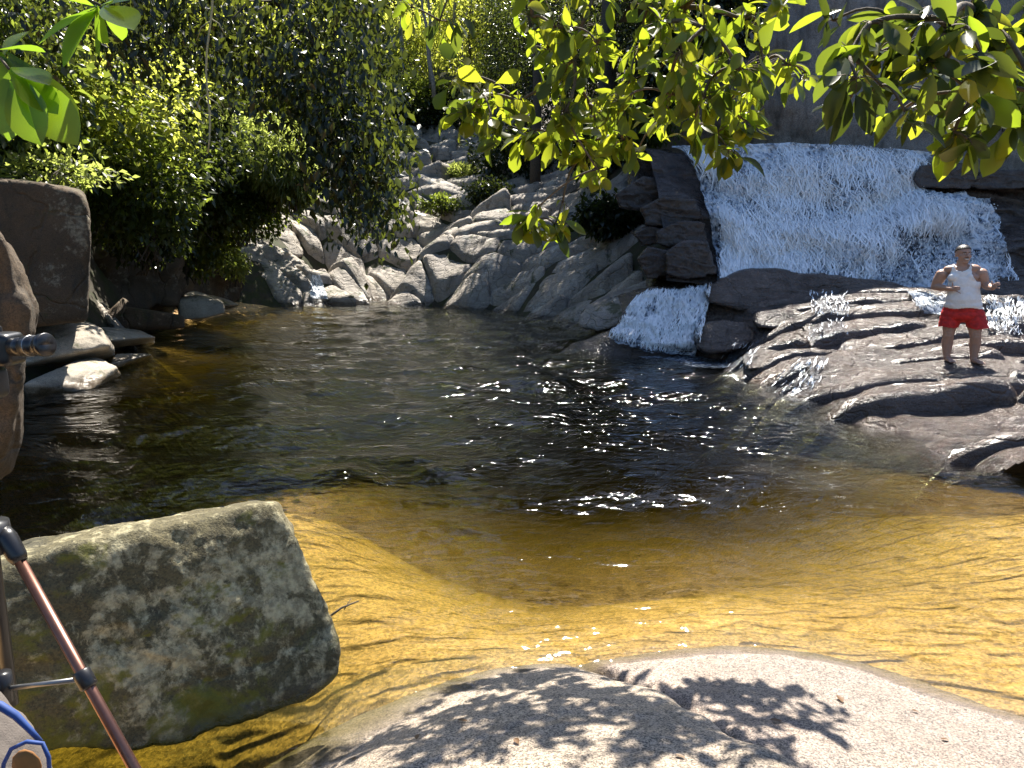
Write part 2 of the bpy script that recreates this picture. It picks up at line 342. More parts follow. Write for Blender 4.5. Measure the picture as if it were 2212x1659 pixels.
# ------------------------------------------------------------------ fractured rock slope: one bedrock base, slabs as parts
def base_sheet(x0, x1, y0, y1, nx, ny, dz): 
    X, Y = np.meshgrid(np.linspace(x0, x1, nx), np.linspace(y0, y1, ny)); return X, Y, rh(X, Y) + dz
slope = tag(empty('rock_slope', (0, 26, 0)), 'fractured grey rock slope rising from the pool to the forest', kind='structure')
X, Y, Z = base_sheet(-10.5, 4.6, 18.5, 47.5, 110, 150, -.22)
Z += .1 * fbm(np.stack([X, Y, 0 * X], -1) * 1.2, 4, 8)
b = mk('bedrock', local(np.stack([X, Y, Z], -1).reshape(-1, 3), (0, 26, 0)), grid_faces(*X.shape), M_crev, slope)
def voronoi_cells(sites, gap, box):
    out = []
    for i, s in enumerate(sites):
        d = sites - s; dist = (d ** 2).sum(1); near = np.argsort(dist)[1:18]
        poly = [s + np.array(q) * box for q in ((-1, -1), (1, -1), (1, 1), (-1, 1))]
        for j in near:
            n = d[j] / math.sqrt(dist[j]); c = math.sqrt(dist[j]) / 2 - gap; res = []
            for k in range(len(poly)):
                a, b2 = poly[k], poly[(k + 1) % len(poly)]; da, db = (a - s) @ n - c, (b2 - s) @ n - c
                if da <= 0: res.append(a)
                if da * db < 0: res.append(a + (b2 - a) * (da / (da - db)))
            poly = res
            if len(poly) < 3: break
        out.append(np.array(poly) if len(poly) > 2 else None)
    return out
def resample(poly, n, cut=.045):
    q = []
    for k in range(len(poly)):
        a, b2 = poly[k], poly[(k + 1) % len(poly)]; q += [a + (b2 - a) * cut, a + (b2 - a) * (1 - cut)]
    q = np.array(q); q2 = np.vstack([q, q[:1]]); L = np.r_[0, np.cumsum(np.sqrt((np.diff(q2, axis=0) ** 2).sum(1)))]
    t = np.linspace(0, L[-1], n, endpoint=False)
    return np.stack([np.interp(t, L, q2[:, 0]), np.interp(t, L, q2[:, 1])], 1)
NS = 44; RHO = np.array([1.04, 1.0, .97, .92, .84, .74, .62, .48, .34, .2, .08])
def slab_field(hf, box, deg, aspect, size, parent, mat, accept, seed, Hr=(.14, .30), tilt0=(.05, -.10), tsd=.16, groove=.07, gap=-.03, tries=6000, grow=0.0, calm=None):
    rng = np.random.default_rng(seed); th = R(deg); ca, sa = math.cos(th), math.sin(th); loc = np.array(parent.location)
    to_st = lambda p: np.stack([(p[..., 0] * ca + p[..., 1] * sa) / aspect, (-p[..., 0] * sa + p[..., 1] * ca)], -1)
    from_st = lambda q: np.stack([q[..., 0] * aspect * ca - q[..., 1] * sa, q[..., 0] * aspect * sa + q[..., 1] * ca], -1)
    sites = np.zeros((0, 2))
    for k in range(tries):
        p = np.array([rng.uniform(box[0], box[1]), rng.uniform(box[2], box[3])]); q = to_st(p); r = (size + grow * max(0, p[1] - 24)) * rng.uniform(.7, 1.55)
        if len(sites) == 0 or (((q - sites) ** 2).sum(1) > r * r).all(): sites = np.vstack([sites, q])
    cnt = 0
    for q, cell in zip(sites, voronoi_cells(sites, gap, size * 1.7)):
        if cell is None: continue
        c = from_st(q); z0 = float(hf(np.array([c[0]]), np.array([c[1]]))[0])
        if not accept(c, z0): continue
        poly = from_st(resample(cell, NS)); ctr = poly.mean(0); sz = np.sqrt(((poly - ctr) ** 2).sum(1)).mean()
        H = rng.uniform(*Hr) * min(1.4, sz / .8); tilt = rng.normal(0, tsd, 2) + np.array(tilt0)
        rings = ctr + (poly - ctr)[None] * RHO[:, None, None]
        pz = hf(rings[..., 0], rings[..., 1]) * .85 + .15 * z0
        cm = 1.0 if calm is None else calm(rings)
        z = pz + ((H * (1 - RHO ** 11))[:, None] + (rings - ctr) @ tilt * .8 - .6 * H) * cm - np.where(RHO > 1.02, .5, 0)[:, None]
        p3 = np.concatenate([rings, z[..., None]], -1); inn = np.clip((1.05 - RHO) * 6, .25, 1)[:, None]
        q2 = to_st(rings); gv = np.concatenate([q2 * np.array([.8, 3.2]), 0 * q2[..., :1]], -1)
        if calm is not None: inn = inn * calm(rings)
        p3[..., 2] += (.085 * fbm(p3 * 1.4, 5, 21) - groove * 1.6 * np.abs(fbm(gv + 3 * fbm(p3 * .5, 2, 6)[..., None] * .3, 3, 9)) ** .7 + groove * .5 + .03 * fbm(p3 * 6, 3, 13)) * inn
        v = np.vstack([p3.reshape(-1, 3), p3[-1].mean(0)]); n = len(RHO); f = []
        for a in range(n - 1):
            for k in range(NS): k2 = (k + 1) % NS; f.append((a * NS + k, a * NS + k2, (a + 1) * NS + k2, (a + 1) * NS + k))
        for k in range(NS): f.append(((n - 1) * NS + k, (n - 1) * NS + (k + 1) % NS, len(v) - 1))
        mk('slab', local(v, loc), f, mat, parent); cnt += 1
    print('slabs', cnt)
slab_field(rh, (-11, 5, 18, 48), -40, 2.7, .66, slope, M_slope, lambda c, z: z > -.9 and -9.8 < c[0] < 3.9 - .05 * max(0, c[1] - 22) and not (c[0] > 2.6 and c[1] < 19.5), 11, grow=.016, Hr=(.16, .34), tilt0=(.06, -.19), tsd=.20, groove=.06, gap=-.012, tries=9000)

# ------------------------------------------------------------------ rocks made from hulls of measured points
def hull_rock(name, pts, mat, sub=5, p=14, amp=.05, freq=1.6, seed=0, strata=None, parent=None, fine=0.0):
    pts = np.array(pts, float); pts = pts.mean(0) + (pts - pts.mean(0)) * 1.06; lo, hi = pts.min(0), pts.max(0); c = (lo + hi) / 2; e = np.maximum((hi - lo) / 2, 1e-3)
    q = (pts - c) / e; q = q - q.mean(0)*0
    bm = bmesh.new(); vs = [bm.verts.new(x) for x in q]; bmesh.ops.convex_hull(bm, input=vs); bm.normal_update()
    cen = q.mean(0); pl = {}
    for f in bm.faces:
        n = np.array(f.normal); d = n @ (np.array(f.calc_center_median()) - cen)
        if d < 0: n, d = -n, -d
        if d > 1e-3: pl[tuple(np.round(n, 1))] = (n, d)
    bm.free()
    N = np.array([a for a, _ in pl.values()]); D = np.array([b2 for _, b2 in pl.values()])
    u, f = ico(sub)
    inv = (np.clip(u @ N.T / D, 0, None) ** p).sum(1) ** (1 / p)
    w = (u / inv[:, None] + cen) * e + c
    ctr = cen * e + c
    dirn = (w - ctr); dirn /= np.linalg.norm(dirn, axis=1)[:, None]
    s = float(np.min(e) if np.min(e) > .1 else .1)
    dis = amp * s * fbm(w * freq, 5, seed) * 1.6
    if fine: dis += fine * fbm(w * 9, 4, seed + 7)
    if strata:
        nx, ny, nz, sp_, am = strata; t = (w @ np.array([nx, ny, nz])) / sp_ + fbm(w * .7, 3, seed + 3) * .9
        t = t + .55 * fbm(w * 1.9, 2, seed + 5); dis += am * ((t % 1.0) ** 2 - .4) * (.5 + .9 * sstep(-.3, .4, fbm(w * .8, 2, seed + 6)))
    w = w + dirn * dis[:, None]
    loc = np.array([ctr[0], ctr[1], lo[2]])
    if parent is None:
        o = mk(name, w - loc, f, mat); o.location = loc
    else: o = mk(name, w - np.array(parent.location), f, mat, parent)
    return o
def thick(front, back, dz=0.0):              # front pixel points (x,y,Y) plus the same outline pushed back by `back` metres
    cx = sum(q[0] for q in front) / len(front); cy_ = sum(q[1] for q in front) / len(front)
    a = [P(*q) for q in front]; return a + [P(cx + (q[0] - cx) * .9, cy_ + (q[1] - cy_) * .9, q[2] + back) + np.array([0, 0, dz]) for q in front]

# near left boulder
bpts = [P(-420, 1330, 2.65), P(0, 1262, 3.05), P(545, 1098, 3.72), P(590, 1096, 3.80), P(612, 1125, 3.76), P(722, 1395, 3.66), P(712, 1450, 3.60), P(660, 1500, 3.50), P(400, 1590, 3.20), P(150, 1560, 3.08), P(-300, 1640, 2.7),
        P(20, 1212, 3.5), P(420, 1120, 4.15), P(565, 1090, 4.25), P(-300, 1245, 3.1), P(60, 1260, 3.8) + np.array([0, .2, -.8]), P(600, 1150, 4.3) + np.array([0, 0, -.6])]
tag(hull_rock('boulder', bpts, M_boulder, 7, 40, .05, 2.2, 3, fine=.022), 'large lichen-blotched block of stone in the water behind the tripod leg', 'boulder')
# left edge
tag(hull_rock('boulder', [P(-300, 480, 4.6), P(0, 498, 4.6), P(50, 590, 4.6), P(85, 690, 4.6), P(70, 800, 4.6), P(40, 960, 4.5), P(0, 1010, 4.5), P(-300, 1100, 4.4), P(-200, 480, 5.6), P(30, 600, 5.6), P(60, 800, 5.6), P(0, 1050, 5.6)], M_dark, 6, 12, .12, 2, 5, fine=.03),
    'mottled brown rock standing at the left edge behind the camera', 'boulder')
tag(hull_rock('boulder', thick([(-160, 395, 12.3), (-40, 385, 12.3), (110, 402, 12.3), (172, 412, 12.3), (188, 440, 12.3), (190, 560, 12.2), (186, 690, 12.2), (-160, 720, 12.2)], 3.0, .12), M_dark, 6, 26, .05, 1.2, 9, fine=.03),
    'tall dark squared boulder with a straw-covered top on the left bank', 'boulder')
def brk(label, pts, mat, **kw): return tag(hull_rock('rock', pts, mat, **kw), label, 'rock')
brk('pale rounded slab below the tall squared boulder', [W(80, 790, .05), W(245, 775, .05), P(245, 745, 13.2), P(215, 705, 13.6), P(130, 682, 14.2), P(60, 685, 14), P(80, 740, 12.9), P(0, 740, 12.4), P(0, 800, 12.2), P(230, 720, 14.8)], M_flat, sub=6, p=12, amp=.12, seed=12, fine=.02)
brk('low pale slab reaching toward the water past the rounded slab', [W(200, 765, 0), W(335, 745, 0), P(335, 728, 16), P(270, 710, 16.5), P(215, 705, 15), P(200, 740, 14), P(300, 712, 18)], M_flat, sub=5, p=14, amp=.1, seed=13)
brk('flat wet slab lying half in the water on the left', [W(60, 860, -.03), W(200, 845, -.05), W(262, 812, -.05), P(255, 790, 13.0), P(215, 775, 13.2), P(120, 800, 12.0), P(55, 825, 11.3), P(190, 770, 13.8), W(60, 850, -.2)], M_flat, sub=6, p=14, amp=.14, seed=14, fine=.02)
brk('small pale slab between the wet slab and the low slab', [W(235, 800, 0), W(330, 775, 0), P(325, 765, 15), P(250, 765, 14.6), P(240, 785, 14), P(300, 762, 16)], M_flat, sub=5, seed=15)
brk('mossy stone wedged at the foot of the tall squared boulder', thick([(60, 640, 13.2), (95, 636, 13.2), (150, 655, 13.2), (145, 675, 13.2), (60, 685, 13.2)], .8), M_boulder, sub=5, seed=16, p=16)
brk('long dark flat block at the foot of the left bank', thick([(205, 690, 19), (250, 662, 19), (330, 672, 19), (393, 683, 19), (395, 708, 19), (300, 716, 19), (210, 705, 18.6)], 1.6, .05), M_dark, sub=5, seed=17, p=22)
brk('tilted dark stone leaning against the left bank', thick([(215, 690, 18), (265, 643, 18.6), (280, 652, 18.6), (235, 697, 18)], .4), M_dark, sub=4, seed=18, p=14)
brk('dark block with a pale flat top beside the orange shallows', thick([(388, 690, 21.5), (385, 650, 21.5), (430, 640, 22), (480, 655, 22), (485, 676, 22), (440, 688, 21.6)], 1.6, .1), M_flat, sub=5, seed=19, p=16)
brk('thin pale ledge pointing into the orange shallows', [W(470, 675, 0), W(520, 664, 0), P(515, 658, 27), P(470, 645, 26), P(420, 628, 25), P(395, 640, 24), P(440, 660, 24), P(440, 620, 28)], M_flat, sub=5, seed=20, p=14)
brk('big rounded rock with a sunlit back left of the thin fall', [W(500, 655, 0), W(600, 652, 0), W(695, 645, -.1), P(700, 625, 30.5), P(680, 590, 31), P(640, 548, 31.5), P(590, 520, 32), P(530, 512, 31.5), P(500, 540, 30), P(490, 600, 29), P(640, 560, 34), P(520, 520, 35)], M_slope, sub=6, p=11, amp=.16, seed=21, fine=.04)
brk('slanting rock above the big rounded rock, cracked along its top', [P(500, 530, 33), P(560, 480, 34), P(600, 455, 35), P(625, 480, 35), P(655, 540, 34.5), P(650, 560, 33.5), P(540, 540, 32.8), P(600, 500, 37), P(520, 500, 36)], M_slope, sub=5, p=12, amp=.16, seed=22, fine=.04)
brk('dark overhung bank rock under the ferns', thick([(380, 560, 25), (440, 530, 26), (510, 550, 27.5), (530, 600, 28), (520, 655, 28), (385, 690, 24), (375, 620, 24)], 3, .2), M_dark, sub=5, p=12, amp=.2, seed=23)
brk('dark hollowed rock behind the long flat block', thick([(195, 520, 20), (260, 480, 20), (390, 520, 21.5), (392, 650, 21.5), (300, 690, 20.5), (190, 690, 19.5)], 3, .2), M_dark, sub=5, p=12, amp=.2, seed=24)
brk('pale boulder at the head of the rock slope beside the dark tree', thick([(690, 300, 46), (720, 272, 46), (800, 268, 47), (830, 282, 47), (830, 330, 46), (700, 330, 46)], 3, .2), M_slope, sub=5, p=12, amp=.15, seed=25)

# near slabs under the photographer's feet: two height fields with a crack between them
def crack_d(X, Y): # signed distance to the crack line, positive on the right
    px, py = .55, 3.75; dx, dy = .43, -.90
    return (X - px) * (-dy) + (Y - py) * dx + .03 * np.sin(Y * 7) + .015 * np.sin(Y * 19 + X * 5)
def near_slab(name, side, mat, label):
    X, Y = np.meshgrid(np.linspace(-2.4, 5.2, 320), np.linspace(.3, 5.6, 230)); d = crack_d(X, Y) * side
    nz = fbm(np.stack([X, Y, 0 * X], -1) * 1.5, 5, 31)
    if side < 0: z = .42 - (np.minimum(X - .35, 0) / 1.6) ** 2 * .5 - (np.maximum(Y - 1.9, -.6) / 1.95) ** 2 * .44
    else:
        dR = -.70 * (X - 1.68) - .72 * (Y - 4.12); dF = .3 * (X - .55) - .95 * (Y - 3.86)
        a, b2 = .21 * dR, .26 * dF; k = 14; z = -np.log(np.exp(-k * a) + np.exp(-k * b2) + np.exp(-k * .40)) / k
        z = np.where(z < 0, z * 2.2, z)
    z = z + .035 * nz + .008 * fbm(np.stack([X, Y, 0 * X], -1) * 9, 3, 33)
    z = z - .095 * np.exp(-np.maximum(d, 0) / .03) - np.maximum(-d, 0) * 3
    m = d > -.09
    fc = grid_faces(*X.shape); fc = fc[m.ravel()[fc].all(1)]
    used = np.unique(fc); mp = -np.ones(X.size, int); mp[used] = np.arange(len(used))
    v = np.stack([X, Y, z], -1).reshape(-1, 3)[used]; loc = np.array([1.5 if side > 0 else 0.0, 2.2, -.3])
    o = mk(name, v - loc, mp[fc], mat); o.location = loc
    return tag(o, label, 'rock')
near_slab('granite_slab', -1, M_granite, 'rounded grey granite slab with leaf shadows at the near water edge')
near_slab('granite_slab', 1, M_pink, 'pinkish sunlit granite slab sloping into the water, right of the crack')

# ------------------------------------------------------------------ right bank: wet rock shelf
sh = [W(*q, 0.0) for q in ((1480, 768), (1600, 808), (1700, 853), (1850, 913), (2000, 972), (2212, 1052), (2330, 1100))]
low = [q + np.array([-.35, -.9, -.75]) for q in sh]
shp = sh + low + [P(*a) for a in ((2090, 774, 11.6), (2200, 770, 11.9), (2212, 690, 13.3), (2000, 690, 13.6), (1850, 695, 14), (1700, 700, 15), (1580, 690, 16), (1560, 615, 17), (1700, 615, 17), (1900, 622, 16.6), (2100, 645, 16), (2212, 650, 16), (2380, 660, 16), (2400, 780, 12),
       (1850, 785, 12.6), (1950, 850, 10.6), (2150, 858, 9.9), (2230, 900, 9.2), (2330, 920, 9), (2100, 950, 8.8), (1420, 640, 16.8), (1420, 720, 16))] + [(8, 6, -.1), (10, 7, .9), (12, 10, 1.3), (3.6, 18, 1.2), (13, 17, 1.6)]
rs = RBF(shp, .02)
MAN = P(2066, 772, 11.6)
def calm(p): return 1 - .95 * np.exp(-(((p[..., 0] - MAN[0]) / .8) ** 2 + ((p[..., 1] - MAN[1] + .25) / .8) ** 2))
def shelf_z(X, Y):
    z = rs(X, Y); p3 = np.stack([X, Y, z * 2], -1)
    return z + (.16 * fbm(p3 * .7, 4, 42) + .03 * fbm(p3 * 3, 3, 43)) * calm(p3)
shelf = tag(empty('rock_shelf', (7, 11, 0)), 'wet brown rock shelf below the waterfall', kind='structure')
X, Y = np.meshgrid(np.linspace(2.4, 14, 260), np.linspace(5.5, 18, 280)); Z = shelf_z(X, Y) - .03
keep = (Z > -.9) & (X * .8 + Y > 13.0 - 1.5); fc = grid_faces(*X.shape); fc = fc[keep.ravel()[fc].all(1)]
used = np.unique(fc); mp = -np.ones(X.size, int); mp[used] = np.arange(len(used))
mk('bedrock', local(np.stack([X, Y, Z], -1).reshape(-1, 3)[used], (7, 11, 0)), mp[fc], M_wet, shelf)
slab_field(shelf_z, (2.6, 13.5, 6, 17.5), -12, 3.4, .62, shelf, M_wet, lambda c, z: z > -.35 and c[0] * .8 + c[1] > 12.3 and not (c[0] < 4.0 and c[1] > 14.2), 17, Hr=(.12, .30), tilt0=(.02, -.16), tsd=.07, groove=.045, gap=-.01, tries=3500, calm=calm)
ST = (.1, .35, 1.0, .22, .05)
brk('long dark hump of rock across the foot of the waterfall', thick([(1520, 625, 16.3), (1560, 600, 16.5), (1625, 580, 16.6), (1700, 583, 16.6), (1830, 600, 16.5), (1940, 612, 16.3), (1985, 645, 16.1), (1960, 665, 16.0), (1800, 672, 15.9), (1620, 674, 15.9), (1530, 655, 16.0)], 1.3, .0), M_wet, sub=6, p=12, amp=.16, seed=51, strata=ST)
brk('low layered rock right of the thin middle trickle', thick([(1830, 640, 15.8), (1870, 628, 15.9), (1960, 640, 15.9), (1985, 660, 15.7), (1930, 682, 15.5), (1830, 690, 15.4)], 1.0), M_wet, sub=5, p=12, amp=.16, seed=52, strata=ST)
brk('rounded reddish rock below the left end of the dark hump', thick([(1625, 690, 15.0), (1640, 672, 15.2), (1700, 665, 15.2), (1745, 675, 15.2), (1740, 695, 15.0), (1690, 712, 14.8), (1635, 706, 14.8)], .9), M_wet, sub=5, p=8, amp=.14, seed=53, strata=ST)
brk('dark rounded boulder right of the lower cascade', thick([(1500, 745, 14.9), (1505, 705, 15.1), (1560, 690, 15.2), (1620, 700, 15.1), (1640, 730, 14.9), (1600, 755, 14.7), (1530, 765, 14.7)], 1.0), M_wet, sub=5, p=9, amp=.16, seed=54, strata=ST)
brk('wide ledge with water threads down its dark front', thick([(1735, 700, 14.3), (1760, 685, 14.5), (1850, 688, 14.4), (1910, 705, 14.1), (1970, 728, 13.8), (1880, 738, 13.7), (1740, 728, 14.0)], 1.1), M_wet, sub=6, p=12, amp=.14, seed=55, strata=ST)
brk('small dark ledge left of the thin rivulet', thick([(1600, 770, 13.6), (1640, 745, 13.9), (1720, 735, 14.0), (1800, 745, 13.7), (1790, 765, 13.4), (1700, 785, 13.2), (1620, 800, 13.1)], .9), M_wet, sub=6, p=12, amp=.16, seed=56, strata=ST)
brk('broad striped rock swelling in front of the rivulet', thick([(1740, 800, 12.0), (1790, 765, 12.4), (1880, 748, 12.7), (1980, 765, 12.4), (2010, 800, 11.8), (1900, 850, 10.9), (1780, 850, 11.2)], 1.2), M_wet, sub=6, p=9, amp=.14, seed=57, strata=(.1, .5, 1, .14, .045))
brk('dark tilted ledge behind the bare feet of the man', thick([(2080, 740, 12.6), (2110, 720, 12.7), (2180, 722, 12.6), (2240, 760, 12.3), (2180, 768, 12.2), (2100, 756, 12.3)], .8), M_wet, sub=5, p=12, amp=.14, seed=58, strata=ST)
brk('pale block at the right edge under the shelf', thick([(2172, 830, 9.9), (2185, 800, 10), (2240, 795, 10), (2300, 860, 9.8), (2230, 870, 9.7), (2178, 858, 9.8)], 1.0), M_wet, sub=5, p=12, amp=.12, seed=59)
brk('smooth swelling rock at the water edge below the man', thick([(1990, 930, 8.9), (2060, 900, 9.2), (2160, 885, 9.3), (2280, 890, 9.2), (2330, 1010, 8.4), (2200, 1000, 8.2), (2080, 965, 8.5)], 1.4, -.1), M_wet, sub=6, p=8, amp=.14, seed=60, strata=(.1, .5, 1, .3, .02))
brk('rock half covered by the lower cascade', thick([(1330, 715, 16.2), (1365, 660, 16.6), (1420, 632, 16.9), (1520, 625, 16.8), (1535, 680, 16.2), (1500, 760, 15.6), (1400, 755, 15.6), (1330, 735, 15.8)], 1.6), M_fallrock, sub=6, p=10, amp=.12, seed=61, strata=ST)
brk('pale mossy block left of the lower cascade', thick([(1250, 700, 19.0), (1270, 660, 19.6), (1340, 625, 20), (1420, 615, 19.5), (1420, 640, 18.6), (1340, 700, 18.2), (1290, 715, 18.4)], 1.4), M_slope, sub=5, p=11, amp=.16, seed=62, fine=.03)
brk('flat dark block capping the top of the lower cascade', thick([(1395, 605, 18.5), (1420, 590, 18.6), (1500, 592, 18.2), (1530, 605, 17.8), (1500, 622, 17.4), (1400, 625, 17.8)], 1.3), M_fallrock, sub=5, p=12, amp=.14, seed=63, strata=ST)

# ------------------------------------------------------------------ rock face of the fall, cliff
cols = [(1380, 318, 1440, 585), (1445, 330, 1545, 594), (1560, 328, 1620, 599), (1700, 324, 1740, 605), (1850, 329, 1860, 610), (1985, 345, 1992, 614), (2090, 372, 2112, 620), (2170, 385, 2205, 630), (2330, 400, 2350, 640)]
def fall_surface(a, b, off=0.0, amp=1.0):    # a along the crest (0..8), b down (0..1)
    cs = np.array(cols, float); i = np.arange(len(cs))
    top = np.stack([np.interp(a, i, cs[:, 0]), np.interp(a, i, cs[:, 1])], -1); bot = np.stack([np.interp(a, i, cs[:, 2]), np.interp(a, i, cs[:, 3])], -1)
    bb = b + .035 * np.sin(a * 2.1 + b * 9) * np.sin(b * math.pi)
    prof = bb + .085 * np.sin(bb * 2 * math.pi * 2.0 + 1.4 * np.sin(a * 1.15 + 1.0) + 1.1 * np.sin(a * 2.7)) * np.sin(np.clip(bb, 0, 1) * math.pi)
    # the left edge swings out to the right on its way down
    xx = top[..., 0] + (bot[..., 0] - top[..., 0]) * np.sqrt(np.clip(b, 0, 1)) ** .8; yy = top[..., 1] + (bot[..., 1] - top[..., 1]) * b
    Yd = 19.8 + (17.15 - 19.8) * np.clip(prof, -.1, 1.1)
    u = (xx - 1106) / F; v = -(yy - 829.5) / F; d = np.stack([u, cp + v * sp, -sp + v * cp], -1)
    p = np.array([0, 0, CAM_Z]) + d * (Yd / d[..., 1])[..., None]
    p[..., 1] += amp * (.22 * fbm(p * np.array([.9, .9, 1.4]), 4, 71) + .07 * fbm(p * 3, 3, 72)) - off
    p[..., 2] += off * .5
    return p
A, B = np.meshgrid(np.linspace(0, 8, 220), np.linspace(0, 1.08, 110)); p = fall_surface(A, B)
st_ = (p[..., 2] * 1.0 + p[..., 0] * .12) / .34 + fbm(p * .8, 3, 73) * .9; p[..., 1] += .10 * ((st_ % 1.0) ** 2 - .3) * (.2 + sstep(-.3, .4, fbm(p * .9, 2, 74)))
top = p[0] + np.array([0, 3.2, .25]); p = np.concatenate([top[None], p], 0)
tag(mk('fall_face', p.reshape(-1, 3), grid_faces(p.shape[0], p.shape[1]), M_fallrock), 'dark rock face behind the waterfall', kind='structure')
def sheet_faces(ny, nx): return grid_faces(ny, nx)
A, B = np.meshgrid(np.linspace(1.02, 6.95, 420), np.linspace(-.015, 1.075, 250))
p = fall_surface(A, B, .20)
lump = fbm(p * np.array([2.6, 2.6, 1.5]), 5, 75, .6); p[..., 1] -= .24 * lump + .08 * fbm(p * np.array([9, 9, 4]), 3, 76)
nxy = fbm(np.stack([A * 3, B * 4, 0 * A], -1), 3, 77)
e = A + nxy * .26
keepw = (e > 1.05) & ~((A > 4.97 + nxy * .4) & (B < .28 + nxy * .08)) & (e < 6.0 + B * .85)
fc = grid_faces(*A.shape); fc = fc[keepw.ravel()[fc].all(1)]
used = np.unique(fc); mp = -np.ones(A.size, int); mp[used] = np.arange(len(used))
uv = np.stack([A * .95, B * 4.0], -1).reshape(-1, 2)[used]
wf_loc = np.array([7.5, 18.0, 1.5])
wf = tag(empty('waterfall', wf_loc), 'broad white waterfall spreading over the dark rock face', 'waterfall')
mk('falling_water', p.reshape(-1, 3)[used] - wf_loc, mp[fc], M_foam, wf, uv=uv)
# separate spray droplets and threads
def droplets(n, fn, seed, lo, hi, stretch=2.2):
    r = np.random.default_rng(seed); c = fn(r, n); v0, f0 = ico(1)
    s = r.uniform(lo, hi, n) * r.uniform(.4, 1, n)
    V = v0[None] * s[:, None, None] * np.stack([np.ones(n), np.ones(n), r.uniform(1, stretch, n)], -1)[:, None] + c[:, None]
    Fc = f0[None] + (np.arange(n) * len(v0))[:, None, None]
    return V.reshape(-1, 3), Fc.reshape(-1, 3)
M_drop = plain('spray_white', (.85, .88, .9), .4, var=.05)
def fdrop(r, n):
    a = r.uniform(1.15, 6.2, n); b = r.uniform(.0, 1.02, n) ** .8; b = np.where((a > 4.9), np.maximum(b, .36), b); a = np.minimum(a, 5.85 + b * .8); q = fall_surface(a, b, .2)
    q[:, 1] -= np.abs(r.normal(0, .12, n)); q[:, 2] += r.normal(0, .06, n); return q
def strands(N, seed):
    r = np.random.default_rng(seed); K = 8; a0 = r.uniform(1.06, 6.75, N * 3); b0 = r.uniform(-.01, 1.0, N * 3)
    dens = fbm(np.stack([a0 * 1.3, b0 * 3.0, 0 * a0], -1), 3, 55) + .25 * fbm(np.stack([a0 * 6, b0 * 5, 0 * a0], -1), 2, 56)
    ok = (dens + r.normal(0, .10, N * 3) > .06) & ~((a0 > 4.9) & (b0 < .33)) & (a0 < 5.9 + b0 * .85); a0, b0 = a0[ok][:N], b0[ok][:N]; n = len(a0); t = np.linspace(0, 1, K)[None]
    L = r.uniform(.04, .24, n)[:, None]; drift = r.normal(.03, .07, n)[:, None]
    A = a0[:, None] + drift * t + .05 * np.sin(t * r.uniform(3, 9, (n, 1)) + r.uniform(0, 6, (n, 1))); Bq = np.clip(b0[:, None] + L * t, -.01, 1.07)
    p = fall_surface(A, Bq, .24); p[..., 1] -= (.02 + .12 * r.random((n, 1)) * np.sin(t * math.pi)) + .05 * fbm(p * 5, 2, 57); w = r.uniform(.004, .024, (n, 1)) * r.uniform(.35, 1, (n, 1)) * np.sin(np.clip(t * math.pi, .15, math.pi - .12)) ** .7
    side = np.stack([np.cos(yw := r.normal(0, .5, (n, 1))) + 0 * t, np.sin(yw) + 0 * t, 0 * yw + 0 * t], -1); V = np.stack([p - side * w[..., None], p + side * w[..., None]], 2).reshape(-1, 3)
    base = (np.arange(n) * K * 2)[:, None, None]; k = np.arange(K - 1)[None, :, None] * 2; F_ = (base + k + np.array([0, 1, 3, 2])[None, None]).reshape(-1, 4)
    return V, F_
v, f = strands(8500, 61); tag(mk('strand', v - wf_loc, f, M_drop, wf), kind='stuff')
v, f = droplets(9000, fdrop, 5, .006, .022)
tag(mk('spray', v - wf_loc, f, M_drop, wf), kind='stuff')

